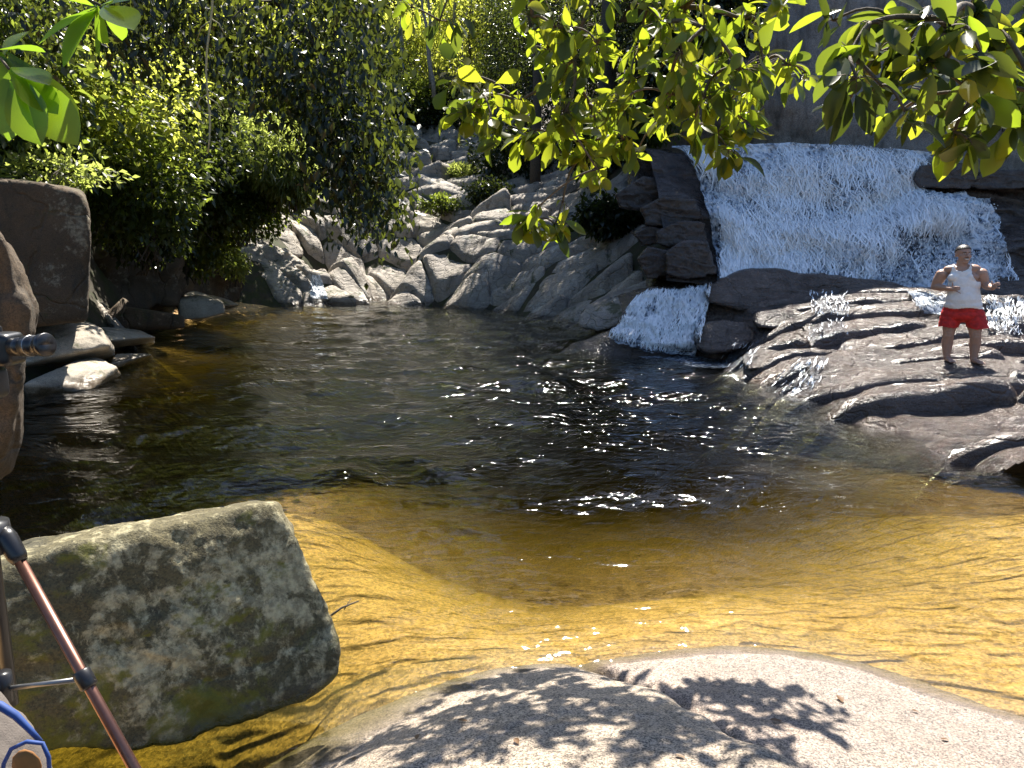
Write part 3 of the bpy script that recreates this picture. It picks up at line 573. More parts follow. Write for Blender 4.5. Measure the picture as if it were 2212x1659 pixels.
bpy.context.view_layer.update()
DG = bpy.context.evaluated_depsgraph_get(); EYE = Vector((0, 0, CAM_Z))
def cascade(name, label, top, bot, mat, nu=90, nv=80, amp=.05, seed=0, cat='cascade', uvs=1.0, nst=95, maxlen=.6):
    """thin water lying on the rocks between two measured edges"""
    T = np.array(top, float); Bm = np.array(bot, float); a = np.linspace(0, 1, nu); k = np.linspace(0, 1, len(T)); k2 = np.linspace(0, 1, len(Bm)); t = np.linspace(0, 1, nv)
    px = np.stack([np.outer(1 - t, np.interp(a, k, T[:, i])) + np.outer(t, np.interp(a, k2, Bm[:, i])) for i in range(3)], -1)
    p = np.zeros((nv, nu, 3))
    for r in range(nv):
        for c in range(nu):
            d = Vector(ray(px[r, c, 0], px[r, c, 1])).normalized(); ok, h, nrm = sc.ray_cast(DG, EYE, d, distance=60)[:3]
            q = h if ok and h.z > -.02 else Vector(W(px[r, c, 0], px[r, c, 1], 0.0)) if d.z < 0 else Vector(P(px[r, c, 0], px[r, c, 1], px[r, c, 2]))
            p[r, c] = q - d * .05 + Vector((0, 0, .015))
    for _ in range(2): p[1:-1] = .5 * p[1:-1] + .25 * (p[:-2] + p[2:])
    nz = fbm(p * np.array([5, 5, 3.0]), 4, 80 + seed); p[..., 1] -= amp * (nz + .5); p[..., 2] += amp * .6 * (nz + .5)
    L = max(.3, np.linalg.norm(p[0, 0] - p[0, -1])); H = np.linalg.norm(np.diff(p[:, nu // 2], axis=0), axis=1).sum()
    AA, BB = np.meshgrid(a, t); er = fbm(np.stack([AA * 3 + seed, BB * 5, 0 * AA], -1), 3, 90 + seed)
    kp = (AA > .07 + .10 * er) & (AA < .93 + .10 * er) & (BB > .04 + .1 * np.abs(er)); fc = grid_faces(nv, nu); fc = fc[kp.ravel()[fc].all(1)]
    flat = p.reshape(-1, 3); ln = np.max([np.linalg.norm(flat[fc[:, i]] - flat[fc[:, (i + 1) % 4]], axis=1) for i in range(4)], 0); fc = fc[ln < maxlen]
    used = np.unique(fc); mp = -np.ones(AA.size, int); mp[used] = np.arange(len(used))
    uv = np.stack([AA * L * uvs + seed, BB * H * uvs], -1).reshape(-1, 2)[used]; loc = flat[used].mean(0)
    o = mk(name, flat[used] - loc, mp[fc], mat, uv=uv); o.location = loc
    rr = np.random.default_rng(seed + 200); n = int(nst * L * max(H, .5) / 2); rows = max(5, nv // 6); V = []; F_ = []
    for k in range(n):
        r0 = int(rr.integers(0, nv - rows)); c0 = int(rr.integers(2, nu - 2)); cc = c0; w = rr.uniform(.003, .012)
        if er[r0, c0] < -.25: continue
        pts_ = []
        for r in range(r0, r0 + rows): cc = int(np.clip(cc + rr.integers(-1, 2), 1, nu - 2)); pts_.append(p[r, cc])
        pts_ = np.array(pts_)
        if np.linalg.norm(np.diff(pts_, axis=0), axis=1).max() > .25: continue
        pts_[1:-1] = (pts_[:-2] + pts_[1:-1] + pts_[2:]) / 3; pts_ += np.array([0, -.02, .012]) * rr.uniform(.3, 2.5); b0 = len(V) * 1; tw = np.sin(np.linspace(.15, math.pi - .1, rows))[:, None] * w; sd = np.array([1, rr.normal(0, .4), rr.normal(0, .3)])
        base = sum(len(q) for q in V); V.append(np.stack([pts_ - sd * tw, pts_ + sd * tw], 1).reshape(-1, 3)); kk = np.arange(rows - 1)[:, None] * 2; F_.append(base + kk + np.array([0, 1, 3, 2])[None])
    if V: tag(mk('strand', np.vstack(V) - loc, np.vstack(F_), M_drop, o), kind='stuff')
    return tag(o, label, cat)
cascade('cascade', 'white lower cascade tumbling into the pool left of the dark boulder', [(1375, 640, 16.3), (1430, 618, 16.7), (1540, 612, 16.5)], [(1305, 735, 15.2), (1400, 765, 14.9), (1505, 775, 14.7)], M_foam, seed=1, nu=120, nv=110, amp=.10, nst=900)
cascade('cascade', 'narrow white fall through the notch right of the dark hump', [(1745, 628, 15.7), (1835, 632, 15.7)], [(1750, 685, 15.2), (1830, 690, 15.2)], M_trick, seed=2)
cascade('cascade', 'sheet of water running off the shelf behind the man', [(1950, 628, 15.9), (2050, 640, 15.8)], [(1990, 680, 14.9), (2080, 690, 14.9)], M_foam, seed=3)
cascade('cascade', 'thin white threads over the front of the wide ledge', [(1745, 690, 14.2), (1830, 690, 14.1)], [(1735, 740, 13.6), (1830, 742, 13.5)], M_trick, seed=4)
cascade('cascade', 'white rivulet dropping left of the small dark ledge', [(1590, 735, 14.5), (1650, 735, 14.4)], [(1540, 795, 13.2), (1610, 805, 13.0)], M_trick, seed=5)
cascade('cascade', 'white rivulet running down past the broad striped rock', [(1725, 770, 12.9), (1790, 765, 12.9)], [(1640, 850, 11.4), (1760, 860, 11.2)], M_trick, seed=6)
cascade('cascade', 'small white fall entering the far left corner of the pool', [(668, 590, 32.5), (692, 592, 32.5)], [(668, 646, 30.8), (712, 648, 30.8)], M_foam, seed=7, nu=40, maxlen=3.0)
cascade('cascade', 'foaming run of water right of the legs of the man', [(2120, 640, 14.6), (2250, 640, 14.6)], [(2130, 720, 13.2), (2260, 740, 13.0)], M_trick, seed=8)
# froth where the falls meet the pool
def froth(name, label, px, seed):
    q = np.array([W(x, y, 0.0) for x, y in px]); c = q.mean(0); n = 60
    ang = np.linspace(0, 2 * math.pi, n, endpoint=False); dirs = np.stack([np.cos(ang), np.sin(ang)], -1)
    # radial extent of the outline polygon
    r = np.zeros(n); q2 = np.vstack([q, q[:1]])[:, :2] - c[:2]
    for i, d in enumerate(dirs):
        best = .1
        for k in range(len(q)):
            a, b2 = q2[k], q2[k + 1]; e2 = b2 - a; den = d[0] * e2[1] - d[1] * e2[0]
            if abs(den) > 1e-9:
                t = (a[0] * e2[1] - a[1] * e2[0]) / den; u = (a[0] * d[1] - a[1] * d[0]) / den
                if t > 0 and 0 <= u <= 1: best = max(best, t)
        r[i] = best
    rings = np.linspace(.02, 1, 24); V = c[:2] + dirs[None] * (r[None] * rings[:, None])[..., None]
    z = .02 + .03 * (fbm(np.concatenate([V * 5, 0 * V[..., :1]], -1), 4, seed) + .2) * (1.1 - rings[:, None])
    V3 = np.concatenate([V, z[..., None]], -1).reshape(-1, 3); f = []
    for a in range(23):
        for k in range(n): k2 = (k + 1) % n; f.append((a * n + k, (a + 1) * n + k, (a + 1) * n + k2, a * n + k2))
    o = mk(name, V3, f, M_froth, uv=V3[:, :2].copy()); return tag(o, label, 'foam', kind='stuff')
froth('foam', 'white foam where the lower cascade meets the pool', [(1285, 722), (1340, 716), (1480, 750), (1600, 780), (1560, 800), (1450, 790), (1350, 765)], 101)
froth('foam', 'foam at the foot of the small left fall', [(640, 646), (680, 640), (760, 648), (740, 656), (660, 654)], 102)

# cliff behind the fall
X, Zc = np.meshgrid(np.linspace(4.2, 26, 160), np.linspace(.5, 10.3, 90))
pc = np.stack([X, 0 * X + 21.0, Zc], -1)
Yc = 20.9 + .10 * (Zc - 4) - .22 * np.abs(fbm(pc * np.array([.5, .5, .28]), 4, 64)) ** .6 + .07 * fbm(pc * 3, 3, 65) + 2.4 * sstep(7.2, 4.2, X) + .5 * fbm(pc * .25, 3, 61) + .16 * fbm(pc * 1.1, 4, 62) - .35 * sstep(14, 26, X) * 3
Yc += 1.3 * sstep(6.0, 4.4, Zc) * sstep(9.5, 6.5, X)         # undercut left of the fall
rows = np.stack([X, Yc, Zc], -1); lip = rows[-1] + np.array([0, 1.2, .25]); lip2 = rows[-1] + np.array([0, 8, .6])
rows = np.concatenate([rows, lip[None], lip2[None]], 0)
tag(mk('cliff', rows.reshape(-1, 3), grid_faces(rows.shape[0], rows.shape[1]), M_cliff), 'high grey cliff behind the waterfall', kind='structure')
# dark stepped blocks beside the fall
def blk(label, px, Yd, th_, seed, mat=M_fallrock): brk(label, thick([(x, y, Yd) for x, y in px], th_, .02), mat, sub=6, p=34, amp=.14, seed=seed, strata=ST, fine=.03)
blk('smooth dark shoulder of rock at the left lip of the waterfall', [(1360, 350), (1400, 322), (1450, 332), (1490, 380), (1515, 440), (1440, 450), (1370, 420)], 20.6, 2.0, 111)
blk('broken dark ledge under the left shoulder of the fall', [(1385, 450), (1440, 425), (1495, 432), (1512, 470), (1470, 490), (1400, 485)], 18.2, 1.0, 112)
blk('flat jutting dark block left of the fall', [(1420, 500), (1470, 478), (1518, 482), (1526, 522), (1450, 535), (1420, 525)], 17.6, 1.0, 113)
blk('lowest dark block tucked against the left side of the fall', [(1440, 548), (1470, 525), (1525, 525), (1545, 590), (1480, 600), (1440, 590)], 16.9, 1.0, 114)
blk('mossy sloping block between the shaded slope and the fall', [(1330, 420), (1390, 385), (1450, 395), (1460, 430), (1400, 455), (1340, 450)], 19.4, 1.2, 117)
blk('thin flat slab above the low bush edge left of the fall', [(1370, 505), (1400, 490), (1455, 498), (1460, 520), (1390, 530)], 18.2, 1.0, 118)
blk('wedge of dark rock pointing down beside the fall foot', [(1380, 560), (1400, 535), (1455, 545), (1465, 590), (1400, 600)], 17.4, 1.0, 119)
blk('brown boulder at the right lip of the waterfall', [(1975, 385), (1990, 360), (2050, 352), (2100, 360), (2110, 385), (2090, 405), (1985, 405)], 18.9, 1.4, 115)
blk('dark ledge at the right edge above the fall', [(2095, 400), (2120, 372), (2200, 368), (2300, 380), (2300, 405), (2120, 408)], 18.9, 1.6, 116)

# ------------------------------------------------------------------ water
ysw = np.concatenate([np.geomspace(2.6, 12, 330), np.linspace(12.05, 34.5, 230)]); us = np.linspace(-1, 1, 420)
U, Yw = np.meshgrid(us, ysw); Xw = U * np.clip(1.0 + .78 * Yw, 0, 14.5) - .03 * Yw
rw = np.random.default_rng(4); zw = 0 * Xw
for i in range(46):
    k = math.exp(rw.uniform(math.log(2.2), math.log(12))); a = rw.normal(math.pi / 2, .75); ph = rw.uniform(0, 6.28)
    zw += .018 / k ** .85 * np.sin(k * (Xw * np.cos(a) + Yw * np.sin(a)) + ph + .9 * np.sin(.6 * Xw + i) + .7 * np.sin(.5 * Yw + i * 1.7))
g1 = W(1165, 1262, 0.0); zw += .0045 * np.sin(31 * (Yw + .25 * Xw)) * np.sin(23 * Xw - 9 * Yw) * (np.exp(-((Xw - g1[0]) / .16) ** 2 - ((Yw - g1[1]) / .16) ** 2) + .8 * sstep(4.75, 4.1, Yw) * sstep(-.6, .1, Xw) * sstep(2.3, 1.6, Xw)) / .42
zw *= (.42 + .58 * sstep(3.2, 7, Yw)) * (1.0 + .8 * sstep(9, 14, Yw) * sstep(-3, 2, Xw))
tag(mk('water', np.stack([Xw, Yw, zw], -1).reshape(-1, 3), grid_faces(*Xw.shape), M_water), 'clear amber pool water', kind='structure')

# ------------------------------------------------------------------ leaves and trees
LEAF4 = (np.array([(0, 0, 0), (-.27, .5, .07), (0, 1, -.08), (.27, .5, .07)]), np.array([(0, 2, 1), (0, 3, 2)]))
def leaf_big(rows=7, w=.30, fold=.10, bend=.22, wide=.6):
    v = []; f = []
    for i in range(rows):
        t = i / (rows - 1); ww = w * (math.sin(math.pi * t ** (math.log(.5) / math.log(wide))) ** .75 if 0 < t < 1 else .0) + (.012 if t == 0 else 0)
        z = -bend * t * t; v += [(-ww, t, z + fold * ww / w), (0, t, z), (ww, t, z + fold * ww / w)]
    for i in range(rows - 1):
        a = i * 3; f += [(a, a + 1, a + 4, a + 3), (a + 1, a + 2, a + 5, a + 4)]
    return np.array(v), f
def frames(D, rnd, up=(0, 0, 1), twist=.5):
    D = D / np.linalg.norm(D, axis=1)[:, None]; Nn = np.asarray(up) + rnd.normal(0, twist, D.shape); Nn -= (Nn * D).sum(1)[:, None] * D
    Nn /= np.linalg.norm(Nn, axis=1)[:, None] + 1e-9; return np.cross(D, Nn), D, Nn
def leaf_cloud(Pp, D, size, rnd, tmpl=LEAF4, twist=.6):
    v, f = tmpl; f = np.array(f); S, D, Nn = frames(D, rnd, twist=twist)
    V = Pp[:, None] + size[:, None, None] * (v[None, :, :1] * S[:, None] + v[None, :, 1:2] * D[:, None] + v[None, :, 2:3] * Nn[:, None])
    Fc = f[None] + (np.arange(len(Pp)) * len(v))[:, None, None]
    return V.reshape(-1, 3), Fc.reshape(-1, f.shape[1])
def crown_data(rx, ry, rz, ncl, per, ln, seed, sig=.35, droop=.4, hollow=.45, gap=.0):
    r = np.random.default_rng(seed); c = []
    while len(c) < ncl:
        q = r.normal(0, 1, 3); q /= np.linalg.norm(q); q *= r.uniform(hollow, 1) ; q *= 1 + .28 * float(vnoise(q[None] * 2.2 + seed, seed)[0])
        if float(vnoise(q[None] * 3.1 + 9, seed + 1)[0]) < gap - .35: continue
        c.append(q * (rx, ry, rz))
    c = np.array(c); Pp = np.repeat(c, per, 0) + r.normal(0, sig, (ncl * per, 3)) * np.array([1, 1, .75])
    out = Pp / np.array([rx, ry, rz]); D = out * .5 + r.normal(0, .6, Pp.shape); D[:, 2] -= droop
    return c, leaf_cloud(Pp, D, ln * r.uniform(.6, 1.3, len(Pp)), r)
def tree_proto(name, h, rad, rz, ncl, per, ln, lm, bark, seed, trunk_r=.14, low=.0, **kw):
    root = empty(name); r = random.Random(seed)
    c, (v, f) = crown_data(rad, rad, rz, ncl, per, ln, seed, **kw); cz = h - rz * .8 + low
    mb = MB(); lean = Vector((r.uniform(-.3, .3), r.uniform(-.3, .3), 0)); n = 7
    pts = [Vector((0, 0, -.4)) + (lean * (i / n) + Vector((r.uniform(-.06, .06), r.uniform(-.06, .06), 0))) + Vector((0, 0, (cz + .5 * rz + .4) * i / n)) for i in range(n + 1)]
    mb.tube(pts, [trunk_r * (1.25 - .95 * i / n) for i in range(n + 1)], 8)
    for q in c[::max(1, len(c) // 7)]:
        s = pts[r.randint(3, n - 1)]; e2 = Vector(q) + Vector((0, 0, cz)); m = s.lerp(e2, .5) + Vector((0, 0, r.uniform(-.2, .4)))
        mb.tube([s, m, e2], [trunk_r * .3, trunk_r * .18, trunk_r * .05], 6)
    mb.build('trunk', bark, root)
    o = mk('crown', v + np.array([0, 0, cz]), f, lm, root, smooth=False); o['kind'] = 'stuff'
    return root
def copy_tree(src):
    c = src.copy(); col.objects.link(c)
    for ch in src.children:
        d = ch.copy(); col.objects.link(d); d.parent = c
    return c
used_proto = set()
def plant_tree(proto, x, y, s, rz, label, group, cat='tree', z=None):
    o = proto if proto.name not in used_proto else copy_tree(proto)
    used_proto.add(proto.name); o.location = (x, y, (hill(x, y) if z is None else z) - .1); o.scale = (s, s, s * random.uniform(.9, 1.12)); o.rotation_euler = (0, 0, rz)
    tag(o, label, cat, group); return o
random.seed(3)
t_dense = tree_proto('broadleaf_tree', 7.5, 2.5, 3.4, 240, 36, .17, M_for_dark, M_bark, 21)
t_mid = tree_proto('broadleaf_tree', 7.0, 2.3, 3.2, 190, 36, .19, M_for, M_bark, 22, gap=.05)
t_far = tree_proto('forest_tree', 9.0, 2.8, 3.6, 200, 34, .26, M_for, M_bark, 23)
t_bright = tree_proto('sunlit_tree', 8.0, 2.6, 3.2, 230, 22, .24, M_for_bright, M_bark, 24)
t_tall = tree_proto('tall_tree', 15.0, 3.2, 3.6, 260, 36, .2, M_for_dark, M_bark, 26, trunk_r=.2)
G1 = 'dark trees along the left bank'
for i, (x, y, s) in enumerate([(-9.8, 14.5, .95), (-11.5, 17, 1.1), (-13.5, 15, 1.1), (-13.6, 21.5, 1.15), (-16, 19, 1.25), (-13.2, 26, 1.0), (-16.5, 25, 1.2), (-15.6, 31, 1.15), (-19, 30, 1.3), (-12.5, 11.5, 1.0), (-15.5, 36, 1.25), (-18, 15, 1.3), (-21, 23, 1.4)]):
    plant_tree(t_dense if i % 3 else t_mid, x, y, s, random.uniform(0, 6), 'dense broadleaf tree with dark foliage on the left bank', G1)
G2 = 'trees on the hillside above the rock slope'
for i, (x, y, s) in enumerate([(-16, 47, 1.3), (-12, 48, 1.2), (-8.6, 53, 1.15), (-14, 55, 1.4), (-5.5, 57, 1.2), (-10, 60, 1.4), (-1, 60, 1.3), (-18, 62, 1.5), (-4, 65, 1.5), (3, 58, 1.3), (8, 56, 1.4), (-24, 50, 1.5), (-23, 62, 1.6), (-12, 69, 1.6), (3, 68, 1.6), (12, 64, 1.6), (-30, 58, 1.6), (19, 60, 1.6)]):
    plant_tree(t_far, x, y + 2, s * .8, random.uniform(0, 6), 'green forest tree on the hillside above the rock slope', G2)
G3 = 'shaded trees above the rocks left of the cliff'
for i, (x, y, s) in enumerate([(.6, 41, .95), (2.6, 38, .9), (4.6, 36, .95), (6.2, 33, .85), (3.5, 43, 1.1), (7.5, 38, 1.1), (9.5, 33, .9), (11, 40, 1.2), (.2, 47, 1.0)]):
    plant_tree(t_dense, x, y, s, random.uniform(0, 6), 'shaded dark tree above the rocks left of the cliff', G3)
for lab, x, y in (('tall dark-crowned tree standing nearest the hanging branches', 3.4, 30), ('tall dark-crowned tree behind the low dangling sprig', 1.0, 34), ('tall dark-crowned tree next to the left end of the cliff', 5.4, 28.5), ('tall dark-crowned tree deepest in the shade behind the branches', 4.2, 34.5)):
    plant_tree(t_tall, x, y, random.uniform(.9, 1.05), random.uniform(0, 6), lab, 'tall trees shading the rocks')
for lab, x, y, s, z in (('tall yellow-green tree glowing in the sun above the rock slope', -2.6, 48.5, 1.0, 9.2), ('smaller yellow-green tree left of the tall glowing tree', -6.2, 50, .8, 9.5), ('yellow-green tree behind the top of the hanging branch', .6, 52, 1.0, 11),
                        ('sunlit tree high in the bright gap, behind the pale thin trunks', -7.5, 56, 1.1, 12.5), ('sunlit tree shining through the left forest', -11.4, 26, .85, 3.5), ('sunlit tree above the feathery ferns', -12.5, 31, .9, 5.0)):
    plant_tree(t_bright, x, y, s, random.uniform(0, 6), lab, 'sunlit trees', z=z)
def slender(px, py0, py1, px1, Yd, label):
    a, b2 = P(px, py1, Yd), P(px1, py0, Yd); o = empty('slender_tree', a); mb = MB(); n = 7
    mb.tube([Vector(a + (b2 - a) * (i / n) - a) + Vector((.06 * math.sin(i * 2.1), 0, 0)) for i in range(n + 1)], [.13 * (1 - .6 * i / n) for i in range(n + 1)], 7); mb.build('trunk', M_bark_pale, o)
    r = np.random.default_rng(int(px)); N = 500; Pp = (b2 - a) + r.normal(0, 1, (N, 3)) * (1.0, 1.0, .8)
    v, f = leaf_cloud(Pp, r.normal(0, 1, (N, 3)) + np.array([0, 0, -.5]), .24 * r.uniform(.6, 1.2, N), r)
    mk('crown', v, f, M_for_bright, o, smooth=False)['kind'] = 'stuff'; tag(o, label, 'tree', 'pale slender trees')
slender(938, -60, 210, 905, 45, 'pale thin trunk leaning left before the sunlit trees')
slender(930, -80, 190, 925, 46, 'second pale thin trunk close beside the leaning one')
slender(868, -80, 130, 866, 47, 'straight pale trunk at the left of the bright gap')
slender(985, -80, 90, 978, 47, 'pale trunk rising behind the glowing crown')
# bushes and ferns
def shrub(name, label, px, py, Yd, rad, n, ln, mat, droop=.3, cat='shrub', seed=0, group=None, tmpl=LEAF4, stems=10, hang=False):
    c = P(px, py, Yd); o = empty(name, c - np.array([0, 0, rad[2]])); r = np.random.default_rng(seed)
    q = r.normal(0, 1, (n, 3)); q /= np.linalg.norm(q, axis=1)[:, None]; q *= r.uniform(.25, 1, (n, 1)) ** .6; q *= (1 + .35 * vnoise(q * 2.5 + seed, seed))[:, None]
    Pp = q * np.array(rad) + np.array([0, 0, rad[2]]); D = q * .6 + r.normal(0, .5, (n, 3)); D[:, 2] -= droop
    v, f = leaf_cloud(Pp, D, ln * r.uniform(.55, 1.35, n), r, tmpl)
    mk('foliage', v, f, mat, o, smooth=False)['kind'] = 'stuff'
    mb = MB()
    for k in range(stems):
        e2 = Pp[r.integers(n)]; s = np.array([r.normal(0, rad[0] * .2), r.normal(0, rad[1] * .2), rad[2] * (1.2 if hang else -.3)])
        m = (s + e2) / 2 + np.array([0, 0, .15]); mb.tube([s, m, e2], [.02, .014, .006], 5)
    mb.build('stem', M_bark, o); return tag(o, label, cat, group)
FERN = (np.array([(0, 0, 0), (-.10, .45, .04), (0, 1, -.2), (.10, .45, .04)]), np.array([(0, 2, 1), (0, 3, 2)]))
shrub('fern_clump', 'sunlit feathery fern bush hanging over the left rocks', 580, 345, 22.5, (1.25, 1.0, 1.15), 6000, .26, M_fern, .7, 'fern', 31, tmpl=FERN)
shrub('fern_clump', 'pale drooping ferns at the right tip of the left bank', 635, 385, 22.2, (.75, .7, .8), 3500, .24, M_fern, .9, 'fern', 32, tmpl=FERN)
shrub('fern_clump', 'upright green fern left of the feathery bush', 495, 320, 22.8, (.8, .8, 1.0), 3000, .26, M_fern, .4, 'fern', 33, tmpl=FERN)
shrub('leafy_bush', 'mixed leafy bush under the feathery ferns', 520, 440, 22.8, (1.5, 1.0, .95), 4500, .17, M_for, .4, seed=34)
shrub('leafy_bush', 'bush hanging over the dark overhung bank', 420, 520, 23, (1.3, 1.0, 1.0), 3500, .17, M_for, .6, seed=35)
shrub('leafy_bush', 'leafy bush behind the tall squared boulder', 300, 420, 17, (1.5, 1.2, 1.1), 4000, .17, M_for, .3, seed=36)
shrub('leafy_bush', 'small leafy plants growing on top of the tall squared boulder', 120, 375, 13.6, (1.0, .7, .35), 900, .13, M_fern, .0, seed=37)
shrub('leafy_bush', 'dark bush between the tall boulder and the hanging bush', 320, 500, 18.5, (1.0, .8, .8), 2200, .17, M_for_dark, .4, seed=38)
shrub('leafy_bush', 'tuft of plants trailing beside the dark bank rock', 505, 570, 26, (.5, .4, .6), 700, .16, M_fern, .7, seed=39)
shrub('leafy_bush', 'dark broad-leaved bush on the rocks left of the waterfall', 1320, 465, 24.5, (1.25, .8, .6), 2600, .22, M_for_dark, .3, seed=40)
shrub('leafy_bush', 'shaded bush at the top of the shaded rocks', 1120, 345, 37, (2.2, 1.5, 1.5), 3800, .24, M_for_dark, .2, seed=41)
shrub('leafy_bush', 'dark bush hanging above the left lip of the fall', 1300, 310, 30, (2.2, 1.2, 1.3), 3800, .22, M_for_dark, .4, seed=42)
shrub('leafy_bush', 'bluish green bush behind the pale boulder at the slope head', 890, 225, 47, (2.6, 1.6, 1.5), 4200, .25, M_for, .1, seed=43)
shrub('leafy_bush', 'dark green bush at the head of the slope under the glowing tree', 980, 240, 47, (2.6, 1.6, 1.6), 4200, .25, M_for_dark, .1, seed=44)
shrub('leafy_bush', 'small green bush growing on the upper ledges', 870, 305, 43, (.7, .5, .5), 700, .2, M_fern, .2, seed=45)
shrub('grass_tuft', 'yellowish grass tuft below the bright upper ledge', 1000, 372, 39, (.9, .6, .35), 900, .25, M_fern, -.4, 'grass tuft', 46, tmpl=FERN)
shrub('leafy_bush', 'low dark bush in a hollow of the slope', 950, 440, 34.5, (1.1, .6, .4), 1200, .18, M_for, .1, seed=47)
shrub('leafy_bush', 'bush in the cleft below the hanging branch', 1060, 420, 34, (1.1, .7, .7), 1500, .2, M_for_dark, .1, seed=48)
shrub('hanging_plants', 'dark plants hanging down the left end of the cliff', 1440, 130, 20.4, (.9, .5, 1.3), 2600, .2, M_for_dark, .9, seed=81, hang=True)
shrub('hanging_plants', 'dark creeper trailing over the cliff above the left lip of the fall', 1560, 30, 20.3, (1.0, .4, 1.0), 2200, .2, M_for_dark, .9, seed=82, hang=True)
shrub('leafy_bush', 'bright bush growing on the cliff behind the dark right branch', 2195, 175, 19.6, (.9, .5, .9), 1800, .18, M_for_bright, .3, seed=83)
shrub('hanging_plants', 'thin trailing plants under the recess left of the fall', 1400, 260, 21.5, (.8, .5, .8), 1500, .2, M_for, .9, seed=84, hang=True)
BL = ['large-leaved bush at the left edge behind the big glossy near leaves', 'bright yellow-green bush between the near leaves and the hanging vine', 'dark bush above and behind the tall squared boulder, left of the vine foot', 'large-leaved bush beside the feathery fern bush', 'bright bush just behind the top of the tall squared boulder',
      'dark shaded bush right of the hanging vine', 'big-leaved bush seen through the hanging tree above the ferns', 'bright bush high between the vine and the overhanging tree', 'dark bush behind the hanging tree at the head of the rock slope']
for k, (px, py, Yd, rad) in enumerate([(60, 280, 16, (2.2, 1.5, 1.8)), (200, 250, 17, (2.2, 1.5, 1.8)), (350, 250, 19, (2.4, 1.5, 1.8)), (420, 390, 22, (1.8, 1.2, 1.3)), (230, 350, 18, (1.6, 1.2, 1.2)), (385, 190, 24, (2.0, 1.5, 2.2)), (620, 200, 33, (3, 2, 2.4)), (560, 90, 30, (3, 2, 2.4)), (760, 180, 45, (3.4, 2, 2.6))]):
    shrub('leafy_bush', BL[k], px, py, Yd, rad, 3600, (.18 if Yd < 25 else .26) * (1.35 if k % 3 == 0 else 1), (M_for, M_for_bright, M_for_dark)[k % 3], .3, seed=60 + k, group='bushes under the left bank trees')  # bright and dark leaf copies alternate as painted sun and shade

# dark tree overhanging the pool from the left
def overhang():
    root = empty('overhanging_tree', (-8.8, 12.5, 2.2)); loc = np.array(root.location); r = np.random.default_rng(8); cl = []
    poly_t = [(-350, -420, 560, -60), (0, -60, 640, 190), (250, -60, 815, 120), (500, 40, 815, 215), (680, 200, 820, 330), (690, 300, 850, 420), (720, 380, 830, 490)]
    cnt = [150, 60, 120, 110, 70, 46, 30]
    for (x0, y0, x1, y1), n in zip(poly_t, cnt):
        for k in range(n):
            x, y = r.uniform(x0, x1), r.uniform(y0, y1)
            if vnoise(np.array([[x / 90, y / 90, 3.3]]), 7)[0] < -.30: continue
            cl.append(P(x, y, r.uniform(9.8, 12.5)))
    cl = np.array(cl); per = 30; Pp = np.repeat(cl, per, 0) + r.normal(0, .26, (len(cl) * per, 3)); D = r.normal(0, .5, Pp.shape); D[:, 2] -= .8
    v, f = leaf_cloud(Pp - loc, D, .135 * r.uniform(.6, 1.3, len(Pp)), r)
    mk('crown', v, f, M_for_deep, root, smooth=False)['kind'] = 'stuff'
    mb = MB(); tr = [Vector((-.2, 0, -1.5)), Vector((-.3, 0, .8)), Vector((-.2, -.2, 2.6))] + [Vector(P(x, y, 11.2) - loc) for x, y in ((-260, 60), (-60, -30), (200, -70), (430, -60), (600, 0), (700, 120), (745, 280), (760, 420))]
    mb.tube(tr, [.24, .22, .2, .17, .15, .12, .10, .075, .05, .03, .012], 10)
    for q in cl[::9]:
        e2 = Vector(q - loc); s = min(tr[3:], key=lambda w: (w - e2).length); mb.tube([s, s.lerp(e2, .5) + Vector((0, 0, .2)), e2], [.022, .014, .005], 5)
    mb.build('trunk', M_bark, root)
    return tag(root, 'dark tree leaning over the pool, its lowest leaves before the sunlit rocks', 'tree')
overhang()
# hanging vine
mb = MB(); a, b2 = P(455, -80, 9.2), P(447, 330, 9.2)
vp = [a + (b2 - a) * t + np.array([.03 * math.sin(t * 9), 0, 0]) for t in np.linspace(0, 1, 14)]; vl = vp[-1]
mb.tube([q - vl for q in vp], .011, 6)
for t, s in ((.28, 1), (.3, -1), (.66, 1), (.68, -1), (.7, 1)):
    q = a + (b2 - a) * t - vl; mb.tube([q, q + np.array([.10 * s, 0, -.06]), q + np.array([.17 * s, .02, -.2])], [.008, .006, .003], 5)
o = mb.build('hanging_vine', plain('vine_bark', (.36, .33, .18), .8)); o.location = vl; tag(o, 'thin pale vine hanging straight down before the left forest', 'vine')

# ------------------------------------------------------------------ branches hanging into the top of the picture
LB = [leaf_big(7, .235, .08, .22, .6), leaf_big(7, .20, .13, .42, .55), leaf_big(7, .27, .05, .08, .66), leaf_big(7, .21, .10, -.18, .5)]; LBw = [leaf_big(7, .25, .06, .12, .58), leaf_big(7, .22, .10, .35, .55), leaf_big(7, .20, .12, -.12, .5)]
leaf_meshes = {}
def leaf_mesh(key, tm, mat):
    if key not in leaf_meshes:
        me = bpy.data.meshes.new('leaf'); me.from_pydata(tm[0].tolist(), [], [tuple(q) for q in tm[1]]); me.shade_smooth(); me.materials.append(mat); leaf_meshes[key] = me
    return leaf_meshes[key]
def put_leaf(root, loc, me, base, D, up, size, rnd):
    D = D / np.linalg.norm(D); n = up - (up @ D) * D; n /= np.linalg.norm(n) + 1e-9; s = np.cross(D, n)
    M = Matrix(((s[0] * size, D[0] * size, n[0] * size, base[0] - loc[0]), (s[1] * size, D[1] * size, n[1] * size, base[1] - loc[1]), (s[2] * size, D[2] * size, n[2] * size, base[2] - loc[2]), (0, 0, 0, 1)))
    return link_mesh('leaf', me, root, M)
